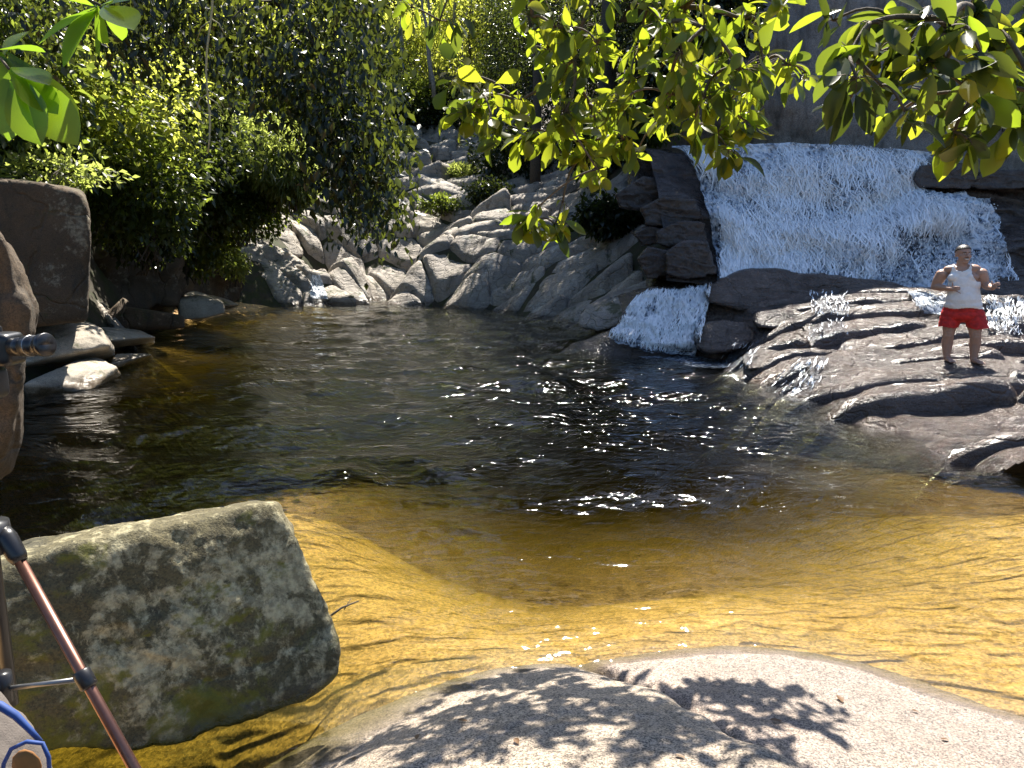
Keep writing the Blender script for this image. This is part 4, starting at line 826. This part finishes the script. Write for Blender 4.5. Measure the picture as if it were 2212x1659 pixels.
def branch(label, clusters, rootpx, Yd, dY, lsize, mats, tm, seed, limit=300, group=None, wood_r=.011, dens=1.0):
    r = np.random.default_rng(seed); rt = P(*rootpx); root = empty('overhanging_branch', rt); loc = rt
    nodes = [rt]; par = [-1]; info = []
    cs = sorted(clusters, key=lambda c: math.hypot(c[0] - rootpx[0], c[1] - rootpx[1]))
    for c in cs:
        q = P(c[0], c[1], Yd + r.uniform(-dY, dY)); dist = [np.linalg.norm(q - n) + .25 * np.linalg.norm(n - rt) for n in nodes]; j = int(np.argmin(dist))
        nodes.append(q); par.append(j); info.append(c)
    depth = [0] * len(nodes); kids = [0] * len(nodes)
    for i in range(len(nodes) - 1, 0, -1): kids[par[i]] += 1 + kids[i]
    mb = MB(); allv = []
    for i in range(1, len(nodes)):
        a, b2 = nodes[par[i]], nodes[i]; L = np.linalg.norm(b2 - a); side = r.normal(0, .06 * L, 3); ra = .0025 + wood_r * math.sqrt(kids[i] + 1) * .28; pr = .0025 + wood_r * math.sqrt(kids[par[i]] + 1) * .28 if par[i] else ra * 1.2
        ts = np.linspace(0, 1, 7); mb.tube([a + (b2 - a) * t + side * math.sin(t * math.pi) + np.array([0, 0, .10 * L * math.sin(t * math.pi)]) - loc for t in ts], [min(pr, ra * 1.6) * (1 - t) + ra * t for t in ts], 6)
    leaves = []
    for i in range(1, len(nodes)):
        x, y, n, spread = info[i - 1][:4]; q = nodes[i]; tw = q - nodes[par[i]]; tw = tw / (np.linalg.norm(tw) + 1e-9); sm = spread / F * Yd
        for k in range(int(n * dens)):
            g = r.normal(0, 1, 3); g /= np.linalg.norm(g); D = g * .85 + tw * .35 + np.array([0, 0, -.55]); b3 = q + r.normal(0, sm * .55, 3) * np.array([1, .8, .8])
            s = lsize * r.uniform(.5, 1.3); up = np.array([0, -.35, .55]) + r.normal(0, .55, 3)
            leaves.append((b3, D, up, s)); mb.tube([q - loc, (q + b3) / 2 - loc + np.array([0, 0, .01]), b3 - loc], [.0028, .0022, .0016], 4)
    mb.build('twig', M_twig, root)
    leaves.sort(key=lambda t: -t[3])
    for k, (b3, D, up, s) in enumerate(leaves[:limit]):
        mi = int(r.integers(len(mats))); ti = int(r.integers(len(tm))); put_leaf(root, loc, leaf_mesh((mats[mi].name, id(tm), ti), tm[ti], mats[mi]), b3, D, up, s, r)
    if len(leaves) > limit:
        rest = leaves[limit:]; Pp = np.array([q[0] for q in rest]) - loc; D = np.array([q[1] for q in rest]); v, f = leaf_cloud(Pp, D, np.array([q[3] for q in rest]), r, (tm[0][0], np.array(tm[0][1])))
        mk('leaves', v, f, mats[0], root)['kind'] = 'stuff'
    print(label, len(leaves)); return tag(root, label, 'branch', group)
cA = [(890, 15, 9, 40), (950, 45, 9, 40), (1000, 160, 10, 30), (1040, 205, 16, 40), (1015, 245, 12, 30), (1065, 265, 14, 30), (1090, 215, 8, 30), (1150, 40, 8, 40), (1185, 110, 15, 40), (1200, 60, 12, 40), (1255, 60, 12, 45), (1290, 95, 12, 40), (1215, 165, 14, 40), (1240, 130, 10, 40),
      (1140, 290, 14, 30), (1180, 285, 12, 30), (1230, 300, 14, 35), (1260, 335, 12, 30), (1290, 365, 7, 22), (1220, 245, 14, 35), (1275, 225, 14, 35), (1310, 250, 12, 35), (1150, 480, 15, 24), (1200, 485, 12, 22), (1165, 445, 4, 15), (1215, 440, 3, 12), (1120, 220, 10, 30), (1300, 300, 12, 30), (1000, -60, 12, 50), (1080, -110, 14, 60), (1150, -60, 14, 60), (1220, -120, 14, 60), (1300, -60, 14, 60), (1180, -180, 14, 70)]
branch('sunlit yellow-green branch hanging before the rock slope with a low dangling sprig', cA, (1240, -160, 5.4), 5.3, .45, .155, [M_leaf_glow, M_leaf_glow, M_leaf_glow, M_leaf_right], LB, 5, dens=1.5)  # darker leaf colour mixed in to paint the self-shadowed leaves
cB = [(1340, 220, 14, 35), (1365, 175, 14, 40), (1385, 100, 14, 40), (1430, 50, 14, 45), (1480, 15, 14, 40), (1520, 60, 14, 45), (1560, 110, 14, 40), (1600, 40, 12, 40), (1680, 10, 8, 30), (1640, 60, 6, 30), (1470, 110, 14, 40), (1480, 155, 16, 40), (1540, 165, 14, 40), (1600, 150, 14, 40), (1650, 140, 12, 35), (1700, 140, 9, 25), (1740, 155, 6, 18),
      (1450, 205, 14, 40), (1520, 210, 14, 40), (1580, 215, 12, 35), (1600, 255, 12, 30), (1545, 290, 13, 30), (1575, 325, 9, 25), (1500, 270, 11, 30), (1430, 250, 10, 30), (1345, 300, 10, 26), (1375, 330, 6, 20), (1620, 200, 9, 30), (1400, 15, 10, 40), (1380, -80, 14, 60), (1450, -130, 14, 60), (1540, -70, 12, 60), (1620, -120, 12, 60), (1420, -200, 14, 70)]
branch('sunlit yellow-green branch hanging before the left end of the waterfall', cB, (1500, -200, 5.3), 5.2, .45, .155, [M_leaf_glow, M_leaf_glow, M_leaf_glow, M_leaf_right], LB, 6, dens=1.5)  # dark leaf colour again stands for leaves in their own shadow
cC = [(1800, 45, 4, 25), (1835, 120, 6, 30), (1850, 170, 6, 30), (1835, 215, 2, 12), (1880, 50, 7, 35), (1895, 115, 8, 35), (1940, 40, 7, 35), (1960, 95, 8, 35), (1990, 145, 8, 35), (2000, 40, 7, 35), (2050, 60, 8, 40), (2045, 130, 8, 40), (2080, 185, 7, 35), (2045, 220, 7, 30), (2000, 205, 5, 30), (1905, 185, 2, 15), (1930, 250, 2, 15),
      (1955, 240, 3, 15), (2060, 285, 4, 20), (2115, 200, 8, 35), (2150, 60, 10, 45), (2195, 120, 10, 45), (2150, 240, 7, 30), (2185, 275, 6, 30), (2090, 300, 3, 20), (2230, 30, 8, 40), (2240, 200, 8, 40), (2120, 120, 8, 40), (2100, 20, 8, 40)]
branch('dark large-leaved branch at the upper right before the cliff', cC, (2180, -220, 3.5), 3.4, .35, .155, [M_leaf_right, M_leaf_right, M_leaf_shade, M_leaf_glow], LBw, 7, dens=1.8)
# big near leaves upper left
root_l = P(-60, -60, 1.95); nl = empty('overhanging_branch', root_l)
def near_leaves():
    r = np.random.default_rng(3); mb = MB(); q1, q2 = P(218, 12, 1.9), P(-5, 118, 1.85)
    rt = root_l
    mb.tube([rt - rt, (q1 + rt) / 2 - rt + np.array([0, 0, .03]), q1 - rt], [.006, .005, .003], 8); mb.tube([rt - rt, (q2 + rt) / 2 - rt, q2 - rt], [.006, .005, .003], 8)
    L1 = [(70, 62), (115, 128), (160, 28), (252, 62), (275, 40), (228, 92), (190, 118), (250, -5), (150, -20), (300, -20)]; L2 = [(95, 108), (30, 245), (75, 185), (118, 235), (62, 292), (152, 292), (-10, 60), (40, 50), (-60, 200), (-30, 280)]
    me = leaf_mesh('near', leaf_big(9, .24, .05, .14, .62), M_leaf_near)
    for q, Ls in ((q1, L1), (q2, L2)):
        for (x, y) in Ls:
            tip = P(x, y, 1.9 + r.uniform(-.12, .08)); D = tip - q; s = max(np.linalg.norm(D), .10); up = np.array([0, -.55, .8]) + r.normal(0, .25, 3)
            st_ = q + r.normal(0, .006, 3); put_leaf(nl, rt, me, st_, D, up, s, r)
    # the lower whorl sits lower down the shoot
    q3 = P(20, 150, 1.82); mb.tube([q2 - rt, q3 - rt], [.003, .003], 8)
    for (x, y) in ((62, 296), (155, 300), (120, 230), (10, 300), (100, 170)):
        tip = P(x, y, 1.8 + r.uniform(-.1, .05)); put_leaf(nl, rt, me, q3 + r.normal(0, .005, 3), tip - q3, np.array([0, -.6, .7]) + r.normal(0, .2, 3), np.linalg.norm(tip - q3), r)
    mb.build('twig', M_twig, nl)
near_leaves(); tag(nl, 'near shoot with big glossy green leaves in the upper left corner', 'branch')

# stick in the water and fallen leaves
q0, q1 = W(695, 1345, -.03), W(775, 1298, .035); mb = MB(); mb.tube([q0 - q0, (q1 - q0) * .5 + np.array([0, .02, .015]), q1 - q0], [.009, .007, .004], 7); mb.tube([(q1 - q0) * .6, (q1 - q0) * .75 + np.array([.0, .05, .03])], [.004, .002], 6)
o = mb.build('stick', M_bark); o.location = q0; tag(o, 'thin dark stick poking out of the shallow water beside the big block', 'stick')
rl = np.random.default_rng(77)
M_dry = leaf_mat('dry_leaf', (.20, .11, .04), (.13, .06, .025), (.2, .1, .03), .2, .5)
bpy.context.view_layer.update(); DG = bpy.context.evaluated_depsgraph_get()
for k, (x, y) in enumerate([(760, 1640), (1010, 1560), (1120, 1610), (1690, 1560), (1820, 1520), (1480, 1640), (900, 1600), (2050, 1600), (1985, 1540)]):
    d = Vector(ray(x, y)).normalized(); o_ = EYE.copy()
    for _ in range(6):
        ok, h, n_, i_, ob, m_ = sc.ray_cast(DG, o_, d)
        if ok and ob.name.startswith('granite'): break
        o_ = h + d * .01 if ok else o_
    if not ok or not ob.name.startswith('granite'): continue
    D = np.array([rl.normal(), rl.normal(), 0.0]); D /= np.linalg.norm(D); nn = np.array(n_); D -= nn * (D @ nn); D /= np.linalg.norm(D); S_ = np.cross(D, nn); sz = rl.uniform(.035, .075)
    M = Matrix(((S_[0] * sz, D[0] * sz, nn[0] * sz, h.x), (S_[1] * sz, D[1] * sz, nn[1] * sz, h.y), (S_[2] * sz, D[2] * sz, nn[2] * sz, h.z + .006), (0, 0, 0, 1)))
    lf = link_mesh('fallen_leaf', leaf_mesh('dry', leaf_big(7, .24, .10, -.10, .55), M_dry), None, M); tag(lf, 'small dry brown leaf lying on the near granite', 'leaf', 'fallen leaves on the near granite')

# ------------------------------------------------------------------ tripod, camera, bag
M_bronze = plain('bronze_tube', (.20, .10, .075), .35, .85); M_black = plain('black_plastic', (.012, .012, .014), .35); M_grey = plain('grey_metal', (.25, .25, .25), .4, .8)
M_fab = plain('beige_fabric', (.12, .10, .085), .9, bump=.3, bscale=300); M_blue = plain('blue_piping', (.02, .06, .22), .7); M_org = plain('orange_lining', (.28, .12, .03), .8)
trp = P(-20, 1150, 1.65); tp = empty('tripod', (trp[0], trp[1], 0)); tl = np.array([trp[0], trp[1], 0])
def tleg(a, b2, fr):
    L = b2 - a; d = L / np.linalg.norm(L); mb = MB(); mb.tube([a - tl, a + L * .55 - tl], .0125, 16); lg = mb.build('leg', M_bronze, tp)
    MB().tube([a + L * .55 - tl, b2 - tl], .0098, 14).build('lower_tube', M_bronze, lg)
    MB().tube([a - d * .05 - tl, a - d * .03 - tl, a + d * .02 - tl, a + d * .035 - tl], [.017, .022, .021, .016], 16).build('leg_joint', M_black, lg)
    c = a + L * fr; MB().tube([c - d * .022 - tl, c - d * .018 - tl, c + d * .018 - tl, c + d * .022 - tl], [.016, .0195, .0195, .016], 16).build('clamp', M_black, lg)
    MB().ball(b2 - tl, (.018, .018, .018)).build('foot', M_black, lg)
    return c
a = P(28, 1185, 1.65); b2 = P(290, 1659, 1.52); b2 = a + (b2 - a) * ((a[2] - .12) / (a[2] - b2[2]))
c1_ = tleg(a, b2, .60 * (a[2] - P(290, 1659, 1.52)[2]) / (a[2] - b2[2])); c2_ = tleg(a + np.array([-.10, -.05, 0]), a + np.array([-.85, -.25, -a[2] + .1]), .2); tleg(a + np.array([-.10, .06, 0]), a + np.array([-.95, .55, -a[2] - .2]), .2)
ctop = a + np.array([-.055, .01, .02]); MB().tube([ctop + np.array([0, 0, -.42]) - tl, ctop + np.array([0, 0, .30]) - tl], .014, 16).build('column', M_black, tp)
MB().tube([ctop + np.array([0, 0, -.03]) - tl, ctop + np.array([0, 0, .04]) - tl], [.045, .04], 20).build('spider', M_black, tp)
cb = P(8, 1488, 1.6); MB().tube([cb - tl, c1_ - tl], .006, 8).build('brace', M_grey, tp); MB().tube([cb + np.array([0, 0, -.03]) - tl, cb + np.array([0, 0, .04]) - tl], .02, 14).build('brace_collar', M_black, tp)
MB().ball(ctop + np.array([0, 0, .30]) - tl, (.03, .03, .035)).build('head', M_black, tp)
tag(tp, 'tripod with a bronze leg and black joints at the lower left', 'tripod')
lc = P(10, 748, 1.62); camo = empty('camera', (lc[0], lc[1], lc[2] - .08)); cl = np.array(camo.location)
ax = P(132, 744, 1.60) - P(30, 752, 1.64); ax /= np.linalg.norm(ax); s0 = P(30, 750, 1.63)
def lathe(prof): return [s0 + ax * x - cl for x, r in prof], [r for x, r in prof]
pts, rr = lathe([(0, .020), (.028, .021), (.030, .019), (.032, .0225), (.062, .0225), (.064, .0205), (.078, .0205), (.080, .0245), (.092, .0255), (.094, .0235), (.0935, .017), (.07, .016)])
MB().tube(pts, rr, 28).build('lens', M_black, camo); pts, rr = lathe([(.048, .0232), (.051, .0232)]); MB().tube(pts, rr, 28).build('ring', M_grey, camo)
bb = MB()
def rbox(mb_, c, e, p=8, sub=4):
    u, f = ico(sub); q = u / ((np.abs(u) ** p).sum(1) ** (1 / p))[:, None]; mb_.add(q * e + c, f)
bc = s0 - ax * .062 - cl; rbox(bb, bc, np.array([.055, .035, .036])); rbox(bb, bc + np.array([-.015, 0, .036]), np.array([.03, .022, .014])); rbox(bb, bc + np.array([-.01, 0, -.075]), np.array([.022, .03, .035]), 5); bb.build('body', M_black, camo)
MB().tube([bc + np.array([-.02, 0, -.09]), bc + np.array([-.03, 0, -.2])], [.018, .018], 16).build('mount', M_black, camo)
tag(camo, 'black camera whose lens points right, mounted on the tripod', 'camera')
# bag
bgc = P(20, 1610, 1.25); bag = empty('bag', bgc - np.array([0, 0, .35])); bl = np.array(bag.location)
u, f = ico(6); q = u / ((np.abs(u) ** 4).sum(1) ** .25)[:, None]; top = sstep(.0, 1.0, q[:, 2]); v = q * np.array([.105, .10, .16]); v[:, 0] += -.05 - .03 * top - .05 * (q[:, 2] - 0); v[:, 2] += .005 * np.sin(q[:, 0] * 6)
v += .006 * fbm(v * 22, 3, 5)[:, None] * u
c0 = P(-15, 1640, 1.24) - bl; v[:, 2] -= .03; mk('body', v + c0, f, M_fab, bag)
lp = [P(x, y, 1.115) - bl for x, y in ((2, 1690), (8, 1650), (24, 1618), (58, 1602), (92, 1606), (105, 1636), (108, 1690))]
MB().tube(lp, .0035, 8).build('piping', M_blue, bag)
MB().tube([P(x, y, 1.135) - bl for x, y in ((-40, 1512), (0, 1524), (34, 1546), (62, 1574), (88, 1602))], [.006, .007, .0065, .005, .004], 8).build('strap', M_blue, bag)
MB().ball(P(58, 1655, 1.135) - bl, (.026, .004, .032)).build('lining', M_org, bag)
tag(bag, 'beige bag with blue piping at the lower left corner', 'bag')

# ------------------------------------------------------------------ the man on the rocks
def skin_mat(name, c):
    g = G(name); pos = g.n('TexCoord', out=3); n = g.noise(pos, 18, 4); b_ = g.mix(n, tuple(x * .8 for x in c), c)
    g.surf(g.n('BsdfPrincipled', {'Base Color': b_, 'Roughness': .5, 'Subsurface Weight': .08, 'Subsurface Radius': (.02, .008, .004)})); return g.m
M_skin = skin_mat('skin', (.44, .26, .18)); M_shirt = plain('white_cotton', (.86, .83, .79), .9, bump=.3, bscale=40, var=.08); M_short = plain('red_cloth', (.62, .025, .02), .75, bump=.5, bscale=16, var=.45)
M_hair = plain('dark_hair', (.02, .015, .012), .45, bump=.6, bscale=120, var=.5); M_eye = plain('eye_white', (.7, .7, .68), .3); M_iris = plain('iris', (.02, .012, .008), .3); M_teeth = plain('teeth', (.8, .78, .72), .4); M_beard = plain('stubble', (.07, .045, .035), .8)
def remesh(mb, voxel, smooth=4):
    me = bpy.data.meshes.new('tmp'); me.from_pydata(mb.v, [], mb.f); ob = bpy.data.objects.new('tmp', me); col.objects.link(ob)
    m = ob.modifiers.new('r', 'REMESH'); m.mode = 'VOXEL'; m.voxel_size = voxel
    s = ob.modifiers.new('s', 'SMOOTH'); s.iterations = smooth; s.factor = .5
    dg = bpy.context.evaluated_depsgraph_get(); e2 = ob.evaluated_get(dg).to_mesh()
    v = np.array([q.co[:] for q in e2.vertices]); f = [tuple(q.vertices) for q in e2.polygons]
    bpy.data.objects.remove(ob); return v, f
def limb(mb, pr):
    for (a, ra), (b2, rb2) in zip(pr[:-1], pr[1:]):
        a, b2 = np.array(a, float), np.array(b2, float); n = max(3, int(np.linalg.norm(b2 - a) / (.5 * min(ra, rb2)) + 1))
        n = min(n, 14)
        for t in np.linspace(0, 1, n): mb.ball(a + (b2 - a) * t, (ra + (rb2 - ra) * t,) * 3, sub=2)
def S(x, y, d=0.0): return np.array([(x - 690) * .001407, d, (1480 - y) * .001407])     # measured from an enlargement of the man
def man():
    bpy.context.view_layer.update()
    gz = sc.ray_cast(bpy.context.evaluated_depsgraph_get(), Vector((MAN[0], MAN[1], 1.6)), Vector((0, 0, -1)))[1].z - .012; loc = np.array([MAN[0], MAN[1], gz + .0]); root = empty('person', loc); root.rotation_euler = (0, 0, -math.atan2(MAN[0], MAN[1])); root.scale = (1.1, 1.06, 1.0)
    mb = MB()
    # legs
    for hip, knee, calf, ank, toe in ((S(610, 950), S(600, 1190, -.02), S(598, 1270, .02), S(607, 1440, .02), S(665, 1478, -.15)), (S(800, 950), S(833, 1190, -.02), S(836, 1270, .02), S(836, 1440, .02), S(915, 1490, -.13))):
        limb(mb, [(hip, .118), (hip * .5 + knee * .5, .098), (knee, .072), (calf, .078), (calf * .35 + ank * .65, .054), (ank, .045)])
        heel = ank + np.array([0, .045, -.035]); ball = toe * .75 + ank * .25; ball[2] = .028; toe = toe.copy(); toe[2] = .02
        limb(mb, [(heel, .036), (ank * .6 + ball * .4 + np.array([0, 0, -.01]), .042), (ball, .034), (toe, .02)])
        sd = np.array([1.0, .25, 0])
        for k in range(5): limb(mb, [(ball + sd * (k - 2) * .017, .015), (toe + sd * (k - 2) * .017 + np.array([0, .004 * abs(k - 1), -.004]), .011)])
    # trunk
    mb.ball(S(700, 930), (.215, .145, .15)); mb.ball(S(695, 800, -.03), (.215, .17, .20)); mb.ball(S(690, 720, -.02), (.195, .155, .16)); mb.ball(S(690, 640, -.01), (.19, .145, .20)); mb.ball(S(672, 540), (.19, .12, .13))
    mb.ball(S(600, 560, -.085), (.085, .05, .06)); mb.ball(S(750, 555, -.085), (.085, .05, .06)); mb.ball(S(655, 470), (.15, .085, .06))
    limb(mb, [(S(655, 480, .01), .082), (S(655, 400, -.005), .074)])
    # arms
    shl, ell, wrl = S(492, 532), S(440, 668, .03), S(575, 678, -.20); shr, elr, wrr = S(822, 516), S(868, 640, .02), S(925, 660, -.22)
    for sh_, el_, wr_ in ((shl, ell, wrl), (shr, elr, wrr)):
        limb(mb, [(sh_, .082), (sh_ * .6 + el_ * .4, .078), (el_, .056)]); limb(mb, [(el_, .056), (el_ * .7 + wr_ * .3, .058), (wr_, .034)])
    mb.ball(S(572, 478), (.11, .078, .07)); mb.ball(S(742, 466), (.11, .078, .07))
    # hands: thumb and little finger stretched out, the three middle fingers curled
    def hand(wr, fwd, up, out):
        fwd, up, out = (np.array(q, float) / np.linalg.norm(q) for q in (fwd, up, out)); pc_ = wr + fwd * .055
        limb(mb, [(wr, .028), (wr + fwd * .03, .030)])
        for s in (-1, -.33, .33, 1): limb(mb, [(wr + fwd * .02 + up * s * .018, .017), (wr + fwd * .09 + up * s * .029, .013)])
        for k, s in enumerate((.8, .25, -.3)):
            kn = wr + fwd * .093 + up * s * .031; m1 = kn + fwd * .030 + out * .020; m2 = m1 + out * .026 - fwd * .012; limb(mb, [(kn, .0115), (m1, .0105), (m2, .0095), (m2 - fwd * .022 - out * .004, .0085)])
        lf = wr + fwd * .086 - up * .032; limb(mb, [(lf, .0105), (lf + fwd * .035 - up * .022, .009), (lf + fwd * .062 - up * .036, .0075)])
        th_ = wr + fwd * .03 + up * .026; limb(mb, [(th_, .0155), (th_ + up * .035 + fwd * .008, .0125), (th_ + up * .068 + fwd * .006, .0095)])
    hand(wrl, (.75, -.45, .05), (-.1, .1, 1), (.35, .8, 0)); hand(wrr, (.25, -.6, .35), (-.35, .3, .85), (.7, .5, .2))
    # head
    hc = S(657, 318); yaw = R(28); cyw, syw = math.cos(yaw), math.sin(yaw)
    Rz = np.array([[cyw, -syw, 0], [syw, cyw, 0], [0, 0, 1]])            # +yaw turns the face (-Y) to the picture's right
    HS = 1.12
    def Hd(x, y, z): return hc + Rz @ (np.array([x, y, z]) * HS)
    mb.ball(Hd(0, .012, .035), tuple(q * HS for q in (.080, .098, .090)), Rz, 3); mb.ball(Hd(0, -.028, -.035), tuple(q * HS for q in (.066, .066, .088)), Rz, 3); mb.ball(Hd(0, -.055, -.10), tuple(q * HS for q in (.042, .035, .03)), Rz)
    mb.ball(Hd(.045, -.045, -.02), tuple(q * HS for q in (.03, .035, .03)), Rz); mb.ball(Hd(-.045, -.045, -.02), tuple(q * HS for q in (.03, .035, .03)), Rz); mb.ball(Hd(0, -.07, .035), tuple(q * HS for q in (.05, .022, .014)), Rz)
    limb(mb, [(Hd(0, -.09, .012), .011), (Hd(0, -.110, -.022), .016)]); mb.ball(Hd(.016, -.098, -.026), (.010,) * 3); mb.ball(Hd(-.016, -.098, -.026), (.010,) * 3)
    for s in (-1, 1): mb.ball(Hd(.082 * s, .012, -.005), tuple(q * HS for q in (.010, .022, .034)), Rz)
    mb.ball(Hd(0, -.088, -.075), tuple(q * HS for q in (.026, .012, .008)), Rz)
    v, f = remesh(mb, .0065, 5); mk('body', v, f, M_skin, root)
    # face
    for s in (-1, 1):
        e2 = MB().ball(Hd(.031 * s, -.083, .010), tuple(q * HS for q in (.0145, .010, .007)), Rz).build('eye', M_eye, root); MB().ball(Hd(.033 * s, -.091, .010), tuple(q * HS for q in (.006, .004, .006)), Rz).build('iris', M_iris, e2)
        MB().tube([Hd(.014 * s, -.096, .030), Hd(.034 * s, -.094, .036), Hd(.054 * s, -.078, .028)], [.004, .006, .003], 8).build('eyebrow', M_hair, root)
    MB().tube([Hd(-.030, -.083, -.052), Hd(-.015, -.097, -.058), Hd(0, -.101, -.060), Hd(.015, -.097, -.058), Hd(.030, -.083, -.052)], [.003, .007, .008, .007, .003], 8).build('teeth', M_teeth, root)
    MB().tube([Hd(-.034, -.080, -.050), Hd(-.014, -.098, -.045), Hd(0, -.103, -.043), Hd(.014, -.098, -.045), Hd(.034, -.080, -.050)], [.003, .006, .006, .006, .003], 8).build('moustache', M_beard, root)
    # short hair cap
    u, fh = ico(5); q = u.copy(); kp = (u[:, 2] > .12 + .34 * np.clip(-u[:, 1], 0, 1) ** .6 - .45 * np.clip(u[:, 1], 0, 1)); fk = fh[kp[fh].all(1)]; us_ = np.unique(fk); mp_ = -np.ones(len(u), int); mp_[us_] = np.arange(len(us_))
    hv = (u[us_] * np.array([.0865, .1045, .0965]) * HS * (1 + .02 * fbm(u[us_] * 9, 3, 3))[:, None] + np.array([0, .012, .036]) * HS) @ Rz.T + hc; ho = mk('hair', hv, mp_[fk], M_hair, root)
    sm = ho.modifiers.new('thickness', 'SOLIDIFY'); sm.thickness = .012; sm.offset = -1
    # tank top
    tb = MB(); tb.ball(S(700, 905), (.27, .175, .10)); tb.ball(S(697, 850, -.02), (.245, .185, .14)); tb.ball(S(692, 790, -.03), (.226, .186, .20)); tb.ball(S(690, 715, -.02), (.208, .17, .17)); tb.ball(S(690, 640, -.01), (.205, .160, .21)); tb.ball(S(672, 540), (.203, .134, .14)); tb.ball(S(600, 560, -.09), (.093, .058, .068)); tb.ball(S(750, 555, -.09), (.093, .058, .068))
    tb.ball(S(655, 470), (.166, .100, .074)); tb.ball(S(580, 478), (.112, .09, .082)); tb.ball(S(736, 466), (.112, .09, .082))
    v, f = remesh(tb, .009, 6); v += (.004 * fbm(v * np.array([14, 14, 7]), 3, 9))[:, None] * np.array([1, -1, 0])
    nx = S(655, 0)[0]
    def inside(p):
        x, z = p[0], p[2]
        if z < .835 + .012 * math.sin(x * 18): return False
        neck = ((x - nx) / .085) ** 2 + ((z - (1.475 if p[1] < .02 else 1.50)) / (.085 if p[1] < .02 else .06)) ** 2
        if neck < 1: return False
        ax_ = abs(x - nx)
        if z > 1.24 and ax_ > .195 - .55 * (z - 1.24) * (1 if z < 1.36 else 1) + (.0 if z < 1.36 else (z - 1.36) * .45): return False
        return True
    ok = np.array([inside(p) for p in v]); fk = [q for q in f if all(ok[i] for i in q)]; us_ = sorted({i for q in fk for i in q}); mp_ = {i: k for k, i in enumerate(us_)}
    o = mk('tank_top', v[us_], [tuple(mp_[i] for i in q) for q in fk], M_shirt, root); m = o.modifiers.new('thickness', 'SOLIDIFY'); m.thickness = .006; m.offset = 0
    # shorts
    tb = MB(); tb.ball(S(702, 900), (.255, .168, .09)); tb.ball(S(704, 955), (.265, .165, .13))
    for hip, kn in ((S(604, 960), S(592, 1110, -.01)), (S(806, 960), S(845, 1110, -.01))): limb(tb, [(hip, .130), (kn, .132), (kn + np.array([0, 0, -.05]), .132)])
    v, f = remesh(tb, .009, 4); v += (.008 * fbm(v * 11, 3, 19))[:, None] * np.array([1, -1, .2]); ok = (v[:, 2] > .535 + .01 * np.sin(v[:, 0] * 23)) & (v[:, 2] < .86); fk = [q for q in f if all(ok[i] for i in q)]; us_ = sorted({i for q in fk for i in q}); mp_ = {i: k for k, i in enumerate(us_)}
    o = mk('shorts', v[us_], [tuple(mp_[i] for i in q) for q in fk], M_short, root); m = o.modifiers.new('thickness', 'SOLIDIFY'); m.thickness = .006; m.offset = 0
    tag(root, 'barefoot man in a white tank top and red shorts gesturing with both hands', 'person')
man()
